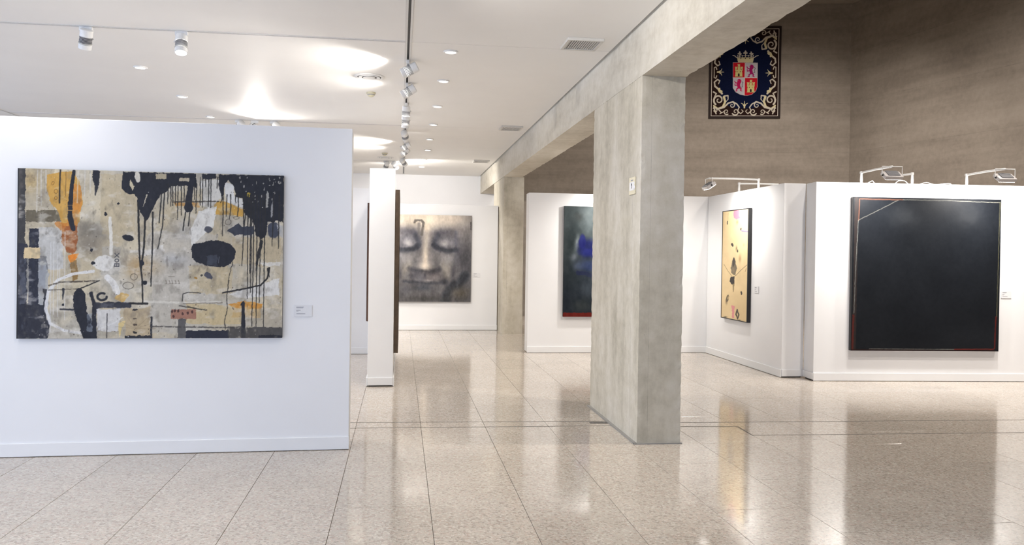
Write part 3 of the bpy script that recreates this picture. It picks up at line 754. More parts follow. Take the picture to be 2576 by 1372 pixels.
# ------------------------------------------------------------------ painting: ochre ground
def paint_ochre():
    mp = lambda u, v: (183+u*172, (143-18*u)+v*(725+43*u))
    c = Cv(110, 330, mp, (220, 195, 148)); c.a += (c.N(60, 90, 4)[..., None]-.5)*26
    P, D = (216, 104, 136), (40, 32, 26)
    c.poly([(258, 138), (298, 130), (296, 180), (276, 205), (262, 180)], P, .85, 10); c.blob(282, 215, 7, 16, (150, 120, 84), .8, 0, 4)
    c.line([(220, 150), (218, 210)], 1.6, (120, 100, 70), .8); c.ell(215, 219, 3.5, 14, D, .9, 5, 2)
    c.ell(308, 262, 4, 10, D, .95, 15, 2); c.line([(310, 272), (350, 279)], 8, (120, 112, 160), .85, 3); c.line([(312, 278), (352, 282)], 2, (60, 50, 80), .7)
    c.ell(252, 370, 7.5, 13, D, 1, -20, 2); c.blob(280, 395, 6, 18, (110, 92, 64), .8, 0, 3); c.ell(288, 412, 4.5, 10, D, .9, 0, 2); c.blob(304, 465, 9, 30, (160, 126, 84), .75, 0, 4); c.blob(328, 370, 6, 12, (176, 150, 110), .6)
    c.poly([(264, 455), (276, 480), (284, 530), (274, 580), (248, 560), (246, 510), (254, 480)], (92, 82, 66), .85, 5); c.ell(263, 490, 8, 34, (54, 46, 38), .85, 4, 3); c.blob(262, 545, 12, 24, (150, 134, 104), .6)
    c.poly([(246, 590), (272, 584), (270, 640), (252, 640), (236, 622)], (36, 28, 24), .95, 4); c.line([(264, 640), (264, 690)], 13, (120, 100, 66), .75, 3, 5)
    c.line([(196, 505), (226, 552), (252, 584)], 2.4, (110, 92, 64), .85); c.line([(350, 506), (310, 545), (276, 584)], 2.6, (74, 60, 44), .9); c.line([(346, 530), (340, 552)], 3, (130, 100, 70), .8)
    c.ell(318, 698, 5.5, 14, D, .95, -8, 2); c.ell(224, 740, 10, 26, (86, 72, 52), .9, 10, 4); c.ell(228, 735, 4, 12, (190, 166, 120), .8, 10, 2); c.blob(218, 768, 8, 14, (130, 108, 76), .7)
    c.poly([(252, 790), (272, 786), (276, 868), (258, 872)], (214, 122, 138), .75, 8); c.line([(292, 815), (284, 845), (296, 876), (302, 850), (292, 812)], 8, (46, 38, 30), .92, 3); c.blob(212, 868, 12, 5, D, .8); c.blob(306, 884, 10, 4, D, .8)
    return c
picture('ochre_painting', 'tall ochre painting with black and pink marks in a black frame', 'painting',
        pF, 13.06-12.30, .655, .95, 1.64, .05, paint_ochre(), 'edgedk', None, .012)

# ------------------------------------------------------------------ painting: black square
def paint_black():
    mp = lambda u, v: (105+u*1078, 47+v*1105)
    c = Cv(250, 250, mp, (21, 24, 29)); c.a += (c.N(200, 200, 4)[..., None]-.5)*10; c.a += (c.N(16, 16, 2)[..., None]-.5)*4
    c.blob(480, 180, 120, 90, (70, 72, 74), .35, 0, 30); c.blob(940, 180, 120, 90, (70, 70, 70), .3, 0, 30)  # pale blobs paint lamp sheen into the upper part
    c.line([(128, 60), (128, 1140)], 26, (58, 46, 42), .55, 4); O = (146, 90, 66)
    c.line([(146, 216), (150, 62), (465, 62)], 5, O, .8, 2); c.line([(146, 213), (250, 160), (330, 118), (430, 64)], 4, (120, 117, 108), .75, 2)
    c.line([(465, 62), (800, 62), (1176, 70)], 4, (140, 138, 126), .85, 2, dry=.2); c.line([(1174, 70), (1170, 500), (1166, 900)], 4, (120, 116, 84), .8, 2)
    c.line([(144, 216), (132, 520), (124, 880)], 4, (128, 132, 128), .85, 2); c.line([(120, 900), (116, 1140)], 16, (86, 34, 30), .8, 4); c.line([(1160, 900), (1154, 1130)], 9, (98, 30, 26), .8, 3)
    c.line([(240, 1138), (700, 1140), (860, 1138)], 4, (130, 126, 118), .8, 2, dry=.25); c.line([(860, 1138), (1150, 1136)], 7, (112, 40, 34), .85, 2); c.line([(110, 1146), (1156, 1148)], 8, (40, 20, 18), .8, 2)
    return c
picture('black_painting', 'big square near-black painting with a thin orange border line at right', 'painting',
        pG, .467, .405, 1.995, 1.99, .06, paint_black(), 'edgedk', MAT['canvas_dark'])

# side-on works on the end-on partition
def plain_cv(cl, seed):
    c = Cv(24, 24, lambda u, v: (u*300, v*300), cl); c.seed = seed; c.a += (c.N(60)[..., None]-.5)*40; return c
picture('side_on_painting', 'thick brown-edged canvas seen edge-on, on right side of the end-on partition', 'painting',
        pB, .30, .36, 1.95, 2.0, .058, plain_cv((80, 62, 48), 5), 'brown')
mB = thing('side_on_painting', 'thin brown-edged canvas seen edge-on, on left side of the end-on partition', 'painting',
           frame((-.373, 12.35, .715), (0, -1, 0)))
mB.matrix_world = frame((-.3745, 12.35, .715), (0, -1, 0))
B().box(0, 1.8, -.041, -.001, 0, 1.5, .003).done('stretcher', 'brown2', mB)
canvas_mesh('canvas', plain_cv((96, 66, 46), 9), 1.8, 1.5, -.045, MAT['canvas'], mB)

# ------------------------------------------------------------------ caption cards
def caption(label, wall, x, z, w, h, lines, th=.006):
    bpy.context.view_layer.update()
    t = thing('caption_card', label, 'caption card', wall.matrix_world @ Matrix.Translation((x, -.001, z)), 'caption cards beside paintings')
    B().box(0, w, -th, 0, 0, h, .001).done('card', 'plate', t)
    for (a, b_, y, k) in lines:
        B().box(a*w, b_*w, -th-.0006, -th+.0002, y*h-k*h/2, y*h+k*h/2).done('text_line', 'ink', t)
LN = [(.12, .55, .84, .05), (.12, .50, .76, .05), (.12, .36, .56, .045), (.12, .24, .47, .045), (.13, .62, .25, .05)]
caption('white caption card beside the drip-paint abstract', pL, 5.6-2.588+2.148, 1.072, .140, .092, LN)
caption('small white caption card beside the painted face', pC, .75+1.49, 1.095, .15, .09, LN)
caption('white caption card beside the ochre painting', pF, 13.06-11.21, 1.085, .14, .095, LN)
caption('white caption card beside the big black painting', pG, 2.523, 1.10, .138, .094, LN)

# ------------------------------------------------------------------ tapestry with the coat of arms
def paint_tapestry():
    mp = lambda u, v: (205+u*900, 133+v*1135)
    c = Cv(300, 378, mp, (36, 22, 20)); cx = 655
    sil, sil2 = (186, 178, 164), (196, 186, 150)
    # blue field: rounded, edged by scrolls
    X, Y = c.X, c.Y
    f = (np.abs(X-cx)/330.)**3.2+(np.abs(Y-700)/450.)**3.2
    c.put((1-f)*14, (10, 18, 46))
    def refl(pts): return [(2*cx-x, y) for x, y in pts]
    def flipy(pts): return [(x, 1400-y) for x, y in pts]
    def sym(fn):
        for g in (lambda p: p, refl, flipy, lambda p: flipy(refl(p))): fn(g)
    def spiral(x, y, r, a0, turns, sgn=1, n=26):
        return [(x+r*(1-.8*i/n)*math.cos(a0+sgn*turns*2*math.pi*i/n), y+r*(1-.8*i/n)*math.sin(a0+sgn*turns*2*math.pi*i/n)) for i in range(n+1)]
    def corner(g):
        c.line(g(spiral(330, 1040, 66, 2.2, 1.35)), 24, sil, 1, 2, 10)
        c.poly(g([(250, 1040), (300, 950), (380, 975), (415, 1060), (395, 1130), (330, 1155), (400, 1160), (420, 1120), (300, 1200), (262, 1120)]), sil2, .0)
        c.line(g([(395, 1000), (412, 1060), (385, 1125), (320, 1150), (270, 1110)]), 30, sil2, 1, 2, 20)
        c.line(g([(405, 990), (445, 985), (450, 1030), (425, 1060)]), 18, sil, 1, 2, 8)
        c.line(g([(310, 1150), (400, 1130), (450, 1080), (510, 1062), (560, 1090), (590, 1130)]), 24, sil, 1, 2, 14)
        c.line(g(spiral(500, 1105, 36, -1.2, 1.1)), 14, sil, 1, 1, 7); c.line(g(spiral(545, 1185, 46, 2.6, 1.2, -1)), 16, sil, 1, 1, 8)
        c.line(g([(590, 1130), (570, 1175), (610, 1210), (640, 1180), (620, 1160)]), 14, sil, 1, 1, 8)
        c.line(g(spiral(430, 1185, 36, 1.0, 1.2)), 14, sil, 1, 1, 7); c.line(g([(335, 1165), (365, 1195), (350, 1210), (400, 1180)]), 15, sil, 1, 2, 8)
        c.line(g(spiral(285, 1170, 34, -2.2, 1.1)), 14, sil, 1, 1, 8); c.line(g([(270, 1130), (285, 1170), (300, 1210)]), 16, sil, 1, 1)
        c.line(g([(262, 940), (300, 960), (280, 990), (262, 1040)]), 18, sil, 1, 2, 10)
        c.line(g([(370, 960), (320, 900), (280, 870), (272, 820), (310, 785), (340, 800), (325, 840)]), 26, sil, 1, 2, 12)
        c.poly(g([(310, 900), (345, 885), (350, 915), (378, 925), (375, 960), (330, 945)]), sil2, 1, 2)
        c.line(g([(300, 740), (290, 770), (268, 762), (268, 700)]), 14, sil, 1, 1, 10)
    sym(corner)
    # fleurs at the middle of each side
    def fleur(x, y, ang, s=1.):
        ca, sa = math.cos(ang), math.sin(ang)
        g = lambda pts: [(x+s*(p[0]*ca-p[1]*sa), y+s*(p[0]*sa+p[1]*ca)) for p in pts]
        c.line(g([(0, 40), (0, -40)]), 20*s, sil2, 1, 0, 6); c.line(g([(0, 30), (-20, -5), (-42, -16)]), 15*s, sil2, 1, 0, 5); c.line(g([(0, 30), (20, -5), (42, -16)]), 15*s, sil2, 1, 0, 5)
        c.ell(x-s*48*sa*-1*0, y, 1, 1, sil2, 0)
    fleur(655, 1095, 0); fleur(655, 305, math.pi); fleur(350, 694, math.pi/2); fleur(955, 708, -math.pi/2)
    # crown
    c.poly([(552, 512), (766, 512), (752, 578), (566, 574)], sil2, 1, 2); c.line([(560, 520), (757, 520)], 7, (120, 110, 90), .8)
    for x in (600, 658, 712): c.ell(x, 527, 6, 6, (60, 50, 50), 1, 0, 0)
    for x, y in ((586, 466), (658, 456), (730, 466)):
        c.ell(x, y-14, 11, 13, sil); c.ell(x-15, y+4, 11, 10, sil); c.ell(x+15, y+4, 11, 10, sil); c.line([(x, y), (x, y+46)], 12, sil)
    for x in (622, 694, 560, 756): c.ell(x, 490, 7, 7, sil); c.line([(x, 492), (x, 514)], 6, sil)
    c.line([(566, 512), (545, 515), (525, 495), (500, 488)], 10, sil, 1, 1); c.line([(752, 512), (772, 515), (792, 498), (818, 492)], 10, sil, 1, 1); c.line([(570, 500), (655, 488), (750, 500)], 6, sil)
    # shield
    sh = [(503, 576), (812, 582), (812, 880), (795, 930), (745, 972), (690, 985), (655, 983), (600, 972), (540, 940), (508, 890)]
    c.poly(sh, (176, 172, 178), 1, 0); Rd, Mg = (178, 24, 40), (150, 24, 92)
    c.rect(503, 655, 576, 762, Rd, 1, 0); m0 = c.a.copy()
    c.poly([(655, 768), (812, 768), (812, 880), (795, 930), (745, 972), (690, 985), (655, 983)], Rd, 1, 0)
    c.line([(503, 765), (812, 768)], 5, (214, 200, 190)); c.line([(655, 578), (652, 984)], 5, (214, 200, 190))
    def castle(x, y):
        g = (190, 182, 122)
        c.poly([(x-46, y+78), (x-40, y-5), (x+40, y-5), (x+46, y+78)], g, 1, 0)
        for dx, t in ((-34, -34), (0, -66), (34, -34)):
            c.rect(x+dx-13, x+dx+13, y+t, y+8, g, 1, 0)
            for k in (-11, 0, 11): c.rect(x+dx+k-4, x+dx+k+4, y+t-10, y+t+2, g, 1, 0)
            c.ell(x+dx, y+t+22, 4, 7, (90, 60, 50), .8, 0, 0)
        c.ell(x, y+60, 11, 22, (40, 24, 28), 1, 0, 0); c.ell(x-20, y+18, 5, 7, (90, 40, 40)); c.ell(x+20, y+18, 5, 7, (90, 40, 40)); c.line([(x-48, y+78), (x+48, y+78)], 7, (150, 140, 90))
    castle(578, 672); castle(732, 866)
    def lion(x, y, s, cl):
        g = lambda pts: [(x+s*p[0], y+s*p[1]) for p in pts]
        c.poly(g([(-8, -62), (14, -80), (40, -64), (38, -38), (24, -20), (26, 10), (34, 34), (14, 44), (-6, 40), (-16, 10), (-18, -20)]), cl, 1, 2)
        c.ell(x+s*10, y-s*58, 26*s, 24*s, cl, 1, 0, 3)
        c.line(g([(-10, -26), (-38, -34), (-50, -54)]), 15*s, cl, 1, 1, 10*s); c.line(g([(-14, -4), (-42, 2), (-46, -20)]), 14*s, cl, 1, 1, 9*s)
        c.line(g([(-2, 36), (-22, 50), (-18, 72), (-36, 76)]), 17*s, cl, 1, 1, 10*s); c.line(g([(20, 36), (40, 46), (30, 66), (48, 76)]), 17*s, cl, 1, 1, 10*s)
        c.line(g([(30, 30), (56, 20), (50, -10), (62, -34), (48, -46)]), 7*s, (90, 70, 90), 1, 1)
        c.ell(x-s*4, y-s*66, 4*s, 3*s, (220, 200, 210))
    lion(726, 682, .95, Mg); lion(574, 858, .95, (170, 24, 78))
    c.line(sh + [sh[0]], 5, (196, 184, 176), .8)
    c.a += (c.N(7, 7, 2)[..., None]-.5)*10
    return c
TAPM = frame(Vector((2.4, 21.0, 0))+HDIR*5.338-Vector((-HDIR.y, HDIR.x, 0))*.004, HDIR)
tp = thing('tapestry', 'dark blue heraldic tapestry with crowned red and white shield, high on concrete wall', 'tapestry', TAPM @ Matrix.Translation((0, 0, 5.055)))
tw, thh = 1.753, 2.29
B().box(0, tw, -.016, 0, 0, thh, .004).done('backing', 'dark', tp)
canvas_mesh('woven_field', paint_tapestry(), tw, thh, -.018, MAT['tapestry'], tp)
MAT['braid'] = plain('silver_braid', lin((188, 178, 168)), .8); MAT['hem'] = plain('dark_brown_hem', lin((30, 16, 14)), .9)
for a, b_, c_, d_ in ((0, tw, 0, .05), (0, tw, thh-.05, thh), (0, .05, .05, thh-.05), (tw-.05, tw, .05, thh-.05)):
    B().box(a, b_, -.024, -.0175, c_, d_).done('hem', 'hem', tp)
i0, i1 = .056, .070
for a, b_, c_, d_ in ((i0, tw-i0, i0, i1), (i0, tw-i0, thh-i1, thh-i0), (i0, i1, i1, thh-i1), (tw-i1, tw-i0, i1, thh-i1)):
    B().box(a, b_, -.022, -.0178, c_, d_).done('braid_line', 'braid', tp)

# ------------------------------------------------------------------ sign on the pillar
sg = thing('direction_sign', 'small cream sign with a dark arrow fixed to the pillar', 'sign', frame((PX0-.002, 7.075, 2.13), (0, -1, 0)))
B().box(0, .185, -.008, 0, 0, .150, .002).done('board', 'cream', sg)
B().box(.02, .165, -.0105, -.0078, .034, .108, .001).done('card', 'signw', sg)
B().poly([(.083, .102), (.068, .080), (.078, .080), (.082, .052), (.094, .052), (.092, .080), (.103, .080)], -.0115, -.010).done('arrow', 'inkdk', sg)
B().box(.055, .125, -.0086, -.0076, .119, .127).done('text_line', 'ink', sg)
B().lathe([(0, .012), (.014, .010), (.020, 0)], 16, Matrix.Translation((.165, -.009, .055)) @ Matrix.Rotation(math.pi/2, 4, 'X')).done('button', 'signw', sg, True)

# ------------------------------------------------------------------ ceiling services
def rotx_down(): return Matrix.Rotation(math.pi, 4, 'X')
def lamp_obj(name, kind, parent, loc, aim, energy, color, **kw):
    ld = bpy.data.lights.new(name, kind); ld.energy = energy; ld.color = color
    for k, v in kw.items(): setattr(ld, k, v)
    lo = bpy.data.objects.new(name, ld); link(lo, parent)
    lo.matrix_local = Matrix.Translation(loc) @ Vector(aim).to_track_quat('-Z', 'Y').to_matrix().to_4x4()
    return lo

def make_downlight():
    t = thing('recessed_downlight', 'x', 'downlight', Matrix.Translation((0, 0, CEIL)), 'recessed ceiling downlights')
    B().lathe([(.068, .0), (.071, -.006), (.066, -.014), (.056, -.015), (.052, -.008)], 36).done('trim_ring', 'metalw', t, True)
    B().lathe([(.054, -.010), (.030, -.006), (.016, -.006)], 36).done('reflector', 'lamp_dim', t, True)  # glows by itself, standing in for bulb light caught by the reflector
    B().lathe([(.0, -.013), (.011, -.012), (.017, -.006)], 20).done('bulb', 'lamp_dim', t, True)
    B().box(-.052, .052, -.002, .002, -.016, -.013).done('bar', 'trackw', t)
    return t
DL = [(.46, 8.04), (.46, 9.42), (.465, 11.07), (.475, 12.66), (.475, 14.31), (.49, 15.82), (.455, 17.46), (.46, 19.0),
      (-2.81, 9.37), (-2.80, 11.05), (-2.80, 12.65), (-2.81, 7.9+6.5), (-2.81, 15.9)]
DLB = [(.46, 6.05), (.46, 4.8), (.46, 3.2), (.46, 1.6), (.46, 0.), (-2.81, 6.3), (-2.81, 4.7), (-2.81, 3.1), (-2.81, 1.5), (-2.81, -.1)]  # unseen downlights overhead, added for more light
ordw = ['first', 'second', 'third', 'fourth', 'fifth', 'sixth', 'seventh', 'eighth']
dl0 = make_downlight()
for i, (x, y) in enumerate(DL+DLB):
    m = Matrix.Translation((x, y, CEIL))
    o = dl0 if i == 0 else dup(dl0, m)
    if i == 0: o.matrix_world = m
    if i < 8: o['label'] = 'recessed downlight, %s from the viewer in the row right of the dark track' % ordw[i]
    elif i < 11: o['label'] = 'recessed downlight, %s from the viewer in the row left of the dark track' % ordw[i-8]
    elif i < 13: o['label'] = 'recessed downlight hidden behind the left partition, ' + ('nearer' if i == 11 else 'farther') + ' of two'
    else: o['label'] = 'added recessed downlight out of the picture overhead, %s back in the %s row' % (ordw[(i-13) % 5], 'right' if i < 18 else 'left')
    lamp_obj('downlight_beam', 'SPOT', o, (0, 0, -.02), (0, 0, -1), DOWN_W*(.3 if i > 12 else 1.), NEUTRAL, spot_size=math.radians(120), spot_blend=.8, shadow_soft_size=.04)

def make_grille():
    t = thing('air_grille', 'x', 'air vent', Matrix.Identity(4), 'ceiling air grilles')
    w, d, f = .335, .375, .03
    for a, b_, c_, e in ((-w/2, w/2, -d/2, -d/2+f), (-w/2, w/2, d/2-f, d/2), (-w/2, -w/2+f, -d/2+f, d/2-f), (w/2-f, w/2, -d/2+f, d/2-f)):
        B().box(a, b_, c_, e, -.026, .0, .003).done('frame', 'grille', t)
    B().box(-w/2+f, w/2-f, -d/2+f, d/2-f, -.0015, -.0005).done('duct', 'dark', t)
    n = 13
    for k in range(n):
        x = -w/2+f+(w-2*f)*(k+.5)/n
        B().box(-.0062, .0062, -d/2+f, d/2-f, -.001, .001, mat=Matrix.Translation((x, 0, -.015)) @ Matrix.Rotation(math.radians(50), 4, 'Y')).done('slat', 'grille', t)
    return t
g0 = make_grille()
for i, (x, y, lb) in enumerate(((1.640, 7.49, 'slatted ceiling air grille nearest the viewer, beside the concrete beam'),
                                (1.675, 12.71, 'middle slatted ceiling air grille along the concrete beam'),
                                (1.672, 17.45, 'farthest slatted ceiling air grille, close to the rear wall'))):
    m = Matrix.Translation((x, y, CEIL)); o = g0 if i == 0 else dup(g0, m); o.matrix_world = m; o['label'] = lb

def make_diffuser():
    t = thing('round_diffuser', 'x', 'air diffuser', Matrix.Identity(4), 'round ceiling diffusers')
    B().lathe([(.165, 0), (.17, -.004), (.16, -.012), (.135, -.013), (.130, -.004), (.130, 0)], 48).done('outer_ring', 'metalw', t, True)
    B().lathe([(.122, -.004), (.120, -.016), (.085, -.014), (.080, -.005)], 48).done('inner_ring', 'metalw', t, True)
    B().lathe([(.072, -.004), (.066, -.018), (.0, -.020)], 40).done('cone', 'metalw', t, True)
    B().lathe([(.131, -.0105), (.121, -.0105)], 48).done('slot', 'gap', t)
    B().lathe([(.082, -.0145), (.070, -.0155)], 48).done('slot', 'gap', t)
    return t
d0 = make_diffuser()
for i, (x, y, lb) in enumerate(((-.37, 9.36, 'round ceiling air diffuser near the viewer, left of the track'), (-.335, 17.3, 'distant round ceiling air diffuser above the end-on partition'))):
    m = Matrix.Translation((x, y, CEIL)); o = d0 if i == 0 else dup(d0, m); o.matrix_world = m; o['label'] = lb

def make_detector():
    t = thing('smoke_detector', 'x', 'smoke detector', Matrix.Identity(4), 'ceiling smoke detectors')
    B().lathe([(.056, 0), (.056, -.022), (.052, -.026), (0, -.026)], 28).done('base', 'beigep', t, True)
    B().lathe([(.047, -.026), (.045, -.036), (0, -.036)], 28).done('vent_band', 'band', t, True)
    B().lathe([(.044, -.036), (.036, -.046), (.016, -.058), (0, -.060)], 28).done('cap', 'beigep', t, True)
    return t
s0 = make_detector()
for i, (x, y, lb) in enumerate(((-.385, 10.30, 'cream smoke detector on the ceiling behind the near round diffuser'), (-.335, 16.55, 'small distant smoke detector before the far round diffuser'))):
    m = Matrix.Translation((x, y, CEIL)); o = s0 if i == 0 else dup(s0, m); o.matrix_world = m; o['label'] = lb

# ------------------------------------------------------------------ track spotlights
def make_spot(label, x, y, aim, lit=True, along='x', energy=None, angle=44):
    m = Matrix.Translation((x, y, CEIL-.004))
    t = thing('track_spotlight', label, 'spotlight', m, 'white track spotlights')
    ax = (.055, .016) if along == 'x' else (.016, .055)
    B().box(-ax[0], ax[0], -ax[1], ax[1], -.040, 0, .004).done('adapter', 'metalw', t)
    a = Vector(aim).normalized()
    piv = Vector((0, 0, -.105))
    B().cyl((0, 0, -.038), (0, 0, -.075), .008, n=10).done('stem', 'band', t)
    side = a.cross(Vector((0, 0, 1)))
    side = side.normalized() if side.length > .05 else Vector((1, 0, 0))
    B().tube([Vector((0, 0, -.073)), Vector((0, 0, -.075))+side*.05, piv+side*.064], .007).done('bracket', 'metalw', t, True)
    bk = .045 + .055*min(1., (a.x*a.x+a.y*a.y)**.5*1.2)
    q = Matrix.Translation(piv - a*bk) @ a.to_track_quat('Z', 'Y').to_matrix().to_4x4()
    r = .054
    B().lathe([(0, -.012), (.040, -.012), (r, -.004), (r, .055)], 28, q).done('body', 'metalw', t, True)
    bd = B()
    for k in range(5):
        z = .056+k*.011; bd.lathe([(r-.008, z), (r-.001, z+.001), (r-.001, z+.007), (r-.008, z+.009)], 28, q)
    bd.done('heat_sink', 'band', t, True)
    B().lathe([(r-.006, .110), (r+.002, .112), (r+.002, .120), (r-.006, .122)], 28, q).done('ring', 'lamp_off', t, True)
    B().lathe([(r-.004, .122), (r, .124), (r, .165), (r-.006, .167), (r-.009, .155)], 28, q).done('head', 'metalw', t, True)
    B().lathe([(0, .158), (r-.009, .155)], 28, q).done('lens', 'lamp_on' if lit else 'lamp_off', t, True)
    if lit:
        lamp_obj('spot_beam', 'SPOT', t, piv - a*bk + a*.172, a, energy or SPOT_W, WARM, spot_size=math.radians(angle), spot_blend=.55, shadow_soft_size=.035)
    return t
make_spot('unlit white track spotlight, left one on the nearest crosswise track', -2.785, 7.75, (-.22, .35, -.9), False)
make_spot('glaring white track spotlight, right one on the nearest crosswise track', -1.975, 7.75, (.05, -.30, -.95), True, energy=60, angle=150)
make_spot('white spotlight just above the left partition, leftmost of three', -2.44, 12.88, (-.5, .5, -.6), False)
make_spot('white spotlight just above the left partition, middle of three', -2.21, 12.88, (.35, -.7, -.35), True, energy=95, angle=140)
make_spot('white spotlight just above the left partition, rightmost of three', -1.93, 12.88, (-.5, .5, -.6), False)
make_spot('lit spotlight nearest the viewer on the dark track, aimed left', TX, 8.5, (-.82, .12, -.42), True, 'y', 95, 142)
make_spot('spotlight second from the viewer on the dark track, tilted left', TX, 9.65, (-.76, .10, -.50), True, 'y', 45, 140)
make_spot('spotlight third from the viewer on the dark track, pointing straight down', TX, 10.95, (-.06, .25, -1), True, 'y', None, 120)
make_spot('spotlight fourth from the viewer on the dark track, glaring straight down', TX, 11.7, (-.10, .30, -1), True, 'y')
make_spot('spotlight fifth from the viewer on the dark track, aimed left', TX, 14.7, (-.82, .15, -.45), True, 'y', 120, 140)
make_spot('spotlight sixth from the viewer on the dark track, tilted left', TX, 15.5, (-.70, .20, -.62), True, 'y', 130, 140)
make_spot('farthest spotlight on the dark track, by the end-on partition top', TX, 17.3, (.45, .62, -.45), True, 'y', 130, 145)
make_spot('tiny far spotlight left of the pair above the end-on partition', -.33, 17.98, (-.2, .7, -.55), True, energy=36, angle=140)
make_spot('tiny far spotlight right of the pair above the end-on partition', -.13, 17.98, (.4, .7, -.55), True, energy=36, angle=140)
for k, (x, y, a) in enumerate(((TX, 3.4, (-.85, -.1, -.30)), (TX, 5.4, (.80, .15, -.30)))):  # two unseen spots added to brighten the near ceiling
    make_spot('added fill spotlight on the dark track, out of the picture, ' + ('aimed left' if k == 0 else 'aimed right'), x, y, a, True, 'y', (110, 70)[k], 145)
# spots that light the face painting and the narrow partition from the same track
make_spot('lit spotlight on the dark track aimed at the painted face', TX, 13.35, (.18, .9, -.55), True, 'y', 190, 58)

# ------------------------------------------------------------------ unseen fill lamps added under the tall hall ceiling
def make_hall_fill():
    t = thing('added_hall_lamp', 'x', 'added fill lamp', Matrix.Identity(4), 'added fill lamps of the tall hall')
    B().cyl((0, 0, 0), (0, 0, -.25), .012, n=10).done('rod', 'metalw', t)
    B().lathe([(.05, -.24), (.07, -.25), (.09, -.32), (.22, -.46), (.225, -.47), (.215, -.465), (.08, -.33)], 32).done('shade', 'metalw', t, True)
    B().lathe([(0, -.43), (.09, -.42), (.11, -.40)], 28).done('bulb', 'lamp_on', t, True)
    return t
h0 = make_hall_fill()
for i, (x, y, ax, ay, lb) in enumerate(((4.6, 16.0, .15, 1, 'leftmost, facing the tapestry wall'), (8.2, 15.2, .25, 1, 'second from left, facing the tapestry wall'),
                               (8.2, 12.6, 1, .15, 'far one facing the side wall'), (8.8, 9.0, 1, .15, 'middle one facing the side wall'), (9.2, 5.0, 1, .15, 'near one facing the side wall'), (5.6, 6.6, .02, .02, 'the one pointing straight down'))):
    m = Matrix.Translation((x, y, 7.9)); o = h0 if i == 0 else dup(h0, m); o.matrix_world = m
    o['label'] = 'added fill lamp high above the picture, ' + lb
    lamp_obj('hall_fill_beam', 'SPOT', o, (0, 0, -.48), (ax, ay, -2.1), HALL_FILL_W, HALLC, spot_size=math.radians(125), spot_blend=.9, shadow_soft_size=.15)

# ------------------------------------------------------------------ floodlights on arms above the partitions
def make_flood(label, wall, x, ydir, watt=1., arm=.62, lit=True, lamp=True, ythick=.15, rise=.145, tilt=34):
    bpy.context.view_layer.update()
    m = wall.matrix_world @ Matrix.Translation((x, ythick, PANEL_H))
    t = thing('arm_floodlight', label, 'floodlight', m, 'arm floodlights on the partitions')
    s = ydir; e = s*(arm+ythick)
    B().cyl((0, 0, 0), (0, 0, .05), .016, .019, 14).cyl((0, 0, .05), (0, 0, rise), .019, .014, 14).done('post', 'metalw', t, True)
    B().box(-.022, .022, -.022, .022, 0, .006).done('foot', 'metalw', t)
    B().tube([(0, -s*.012, rise), (0, e*.5, rise+.006), (0, e, rise+.002)], .0135, 12).done('arm', 'metalw', t, True)
    B().box(-.017, .017, -.017, .017, rise-.016, rise+.017, .004).done('elbow', 'metalw', t)
    if not lamp: return t
    hw_ = .115
    B().tube([(-hw_-.012, e, rise-.100), (-hw_-.012, e, rise), (hw_+.012, e, rise), (hw_+.012, e, rise-.100)], .0065, 8).done('yoke', 'metalw', t)
    q = Matrix.Translation((0, e, rise-.105)) @ Matrix.Rotation(math.radians(tilt)*s*-1, 4, 'X')
    # housing: local z down is the glass side after tilt towards the wall
    hb = B().box(-hw_, hw_, -.072, .072, -.030, .022, .010, 2, q); ho = hb.done('housing', 'housing', t, True)
    for k in range(9):
        y = -.050+.0125*k
        B().box(-.075, .075, y-.0035, y+.0035, .021, .034, mat=q).done('fin', 'band', ho)
    B().box(-hw_-.014, -hw_, -.012, .012, -.012, .012, .003, 1, q).done('knob', 'black', t)
    B().box(hw_, hw_+.014, -.012, .012, -.012, .012, .003, 1, q).done('knob', 'black', t)
    B().box(-hw_+.012, hw_-.012, -.060, .060, -.033, -.0295, mat=q).done('glass', 'lamp_flood' if lit else 'lamp_off', t)
    if lit:
        nrm = q.to_3x3() @ Vector((0, 0, -1))
        lo = lamp_obj('flood_beam', 'AREA', t, q @ Vector((0, 0, -.040)), nrm, FLOOD_W*watt, NEUTRAL, shape='RECTANGLE', size=.2, size_y=.11)
        lo.matrix_local = Matrix.Translation(q @ Vector((0, 0, -.040))) @ q.to_3x3().to_4x4()
        lo.data.spread = math.radians(150)
    return t
make_flood('arm floodlight over the upper left of the big black painting', pG, .675, -1)
make_flood('arm floodlight over the right edge of the big black painting', pG, 2.12, -1)
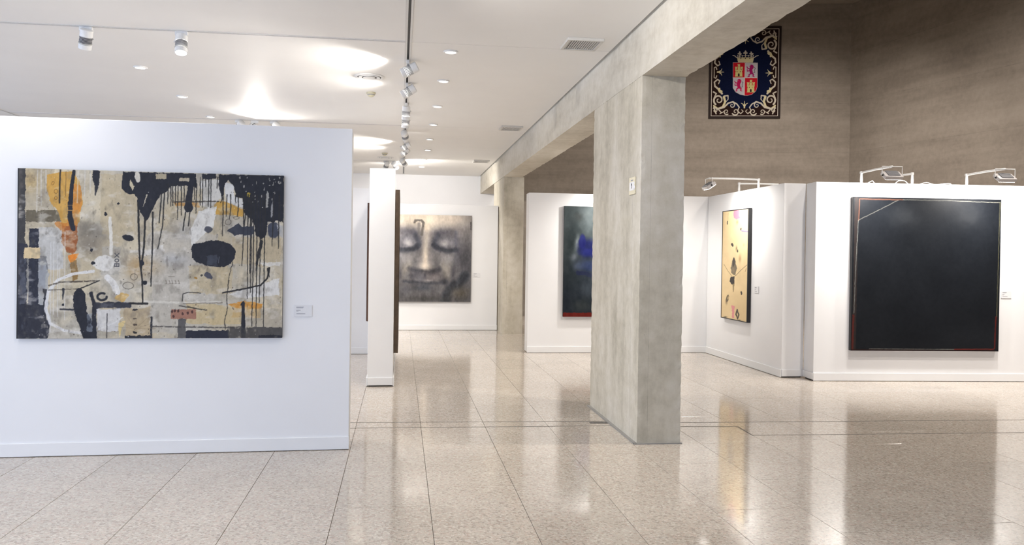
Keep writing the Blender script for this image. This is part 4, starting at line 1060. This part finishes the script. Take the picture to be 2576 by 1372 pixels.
make_flood('bare white arm reaching backwards above the big black painting', pG, 1.37, 1, lamp=False, arm=.45)
make_flood('arm floodlight reaching out over the tall ochre painting', pF, 13.06-11.45, -1, .62, ythick=.14)
make_flood('bare white arm reaching backwards above the ochre painting', pF, 13.06-12.15, 1, lamp=False, arm=.5, ythick=.14)
make_flood('arm floodlight hidden behind the pillar, lighting the blue figure painting', pE, 1.45, -1, 1.15)

def cable(label, pts, r=.006):
    P = []
    for i in range(len(pts)-1):
        p0 = Vector(pts[max(i-1, 0)]); p1 = Vector(pts[i]); p2 = Vector(pts[i+1]); p3 = Vector(pts[min(i+2, len(pts)-1)])
        for k in range(6):
            u = k/6.; P.append(.5*((2*p1)+(p2-p0)*u+(2*p0-5*p1+4*p2-p3)*u*u+(3*p1-p0-3*p2+p3)*u**3))
    P.append(Vector(pts[-1]))
    o = B().tube(P, r, 6).done('power_cable', 'cable', None, True); return tag(o, label, 'cable', 'cables on top of the partitions')
def gp(x, y, z): return pG.matrix_world @ Vector((x, y, PANEL_H+z))
cable('white cable looping on the partition top left of the floodlight arm foot', [gp(.75, .12, .008), (gp(.80, .10, .035)), gp(.86, .14, .008), gp(1.0, .16, .007)])
cable('white cable looped beside the bare arm above the big black painting', [gp(1.12, .12, .008), gp(1.17, .12, .045), gp(1.25, .12, .045), gp(1.30, .12, .008), gp(1.33, .10, .008)])
cable('white cable trailing along the partition top right of the bare arm', [gp(1.46, .12, .008), gp(1.55, .12, .03), gp(1.68, .14, .008), gp(1.86, .14, .026), gp(1.92, .16, .008)])

# ------------------------------------------------------------------ little metal cover let into the floor beside the pillar
fc = thing('floor_cover', 'small dark metal cover in the floor beside the pillar base', 'floor cover', frame((1.80, 7.60, 0), (1, -.05, 0)))
B().box(0, .17, 0, .07, 0, .003, .001).done('plate', 'strip', fc)
B().cyl((.03, .035, .003), (.03, .035, .0045), .006, n=10).done('screw', 'band', fc)
B().cyl((.14, .035, .003), (.14, .035, .0045), .006, n=10).done('screw', 'band', fc)
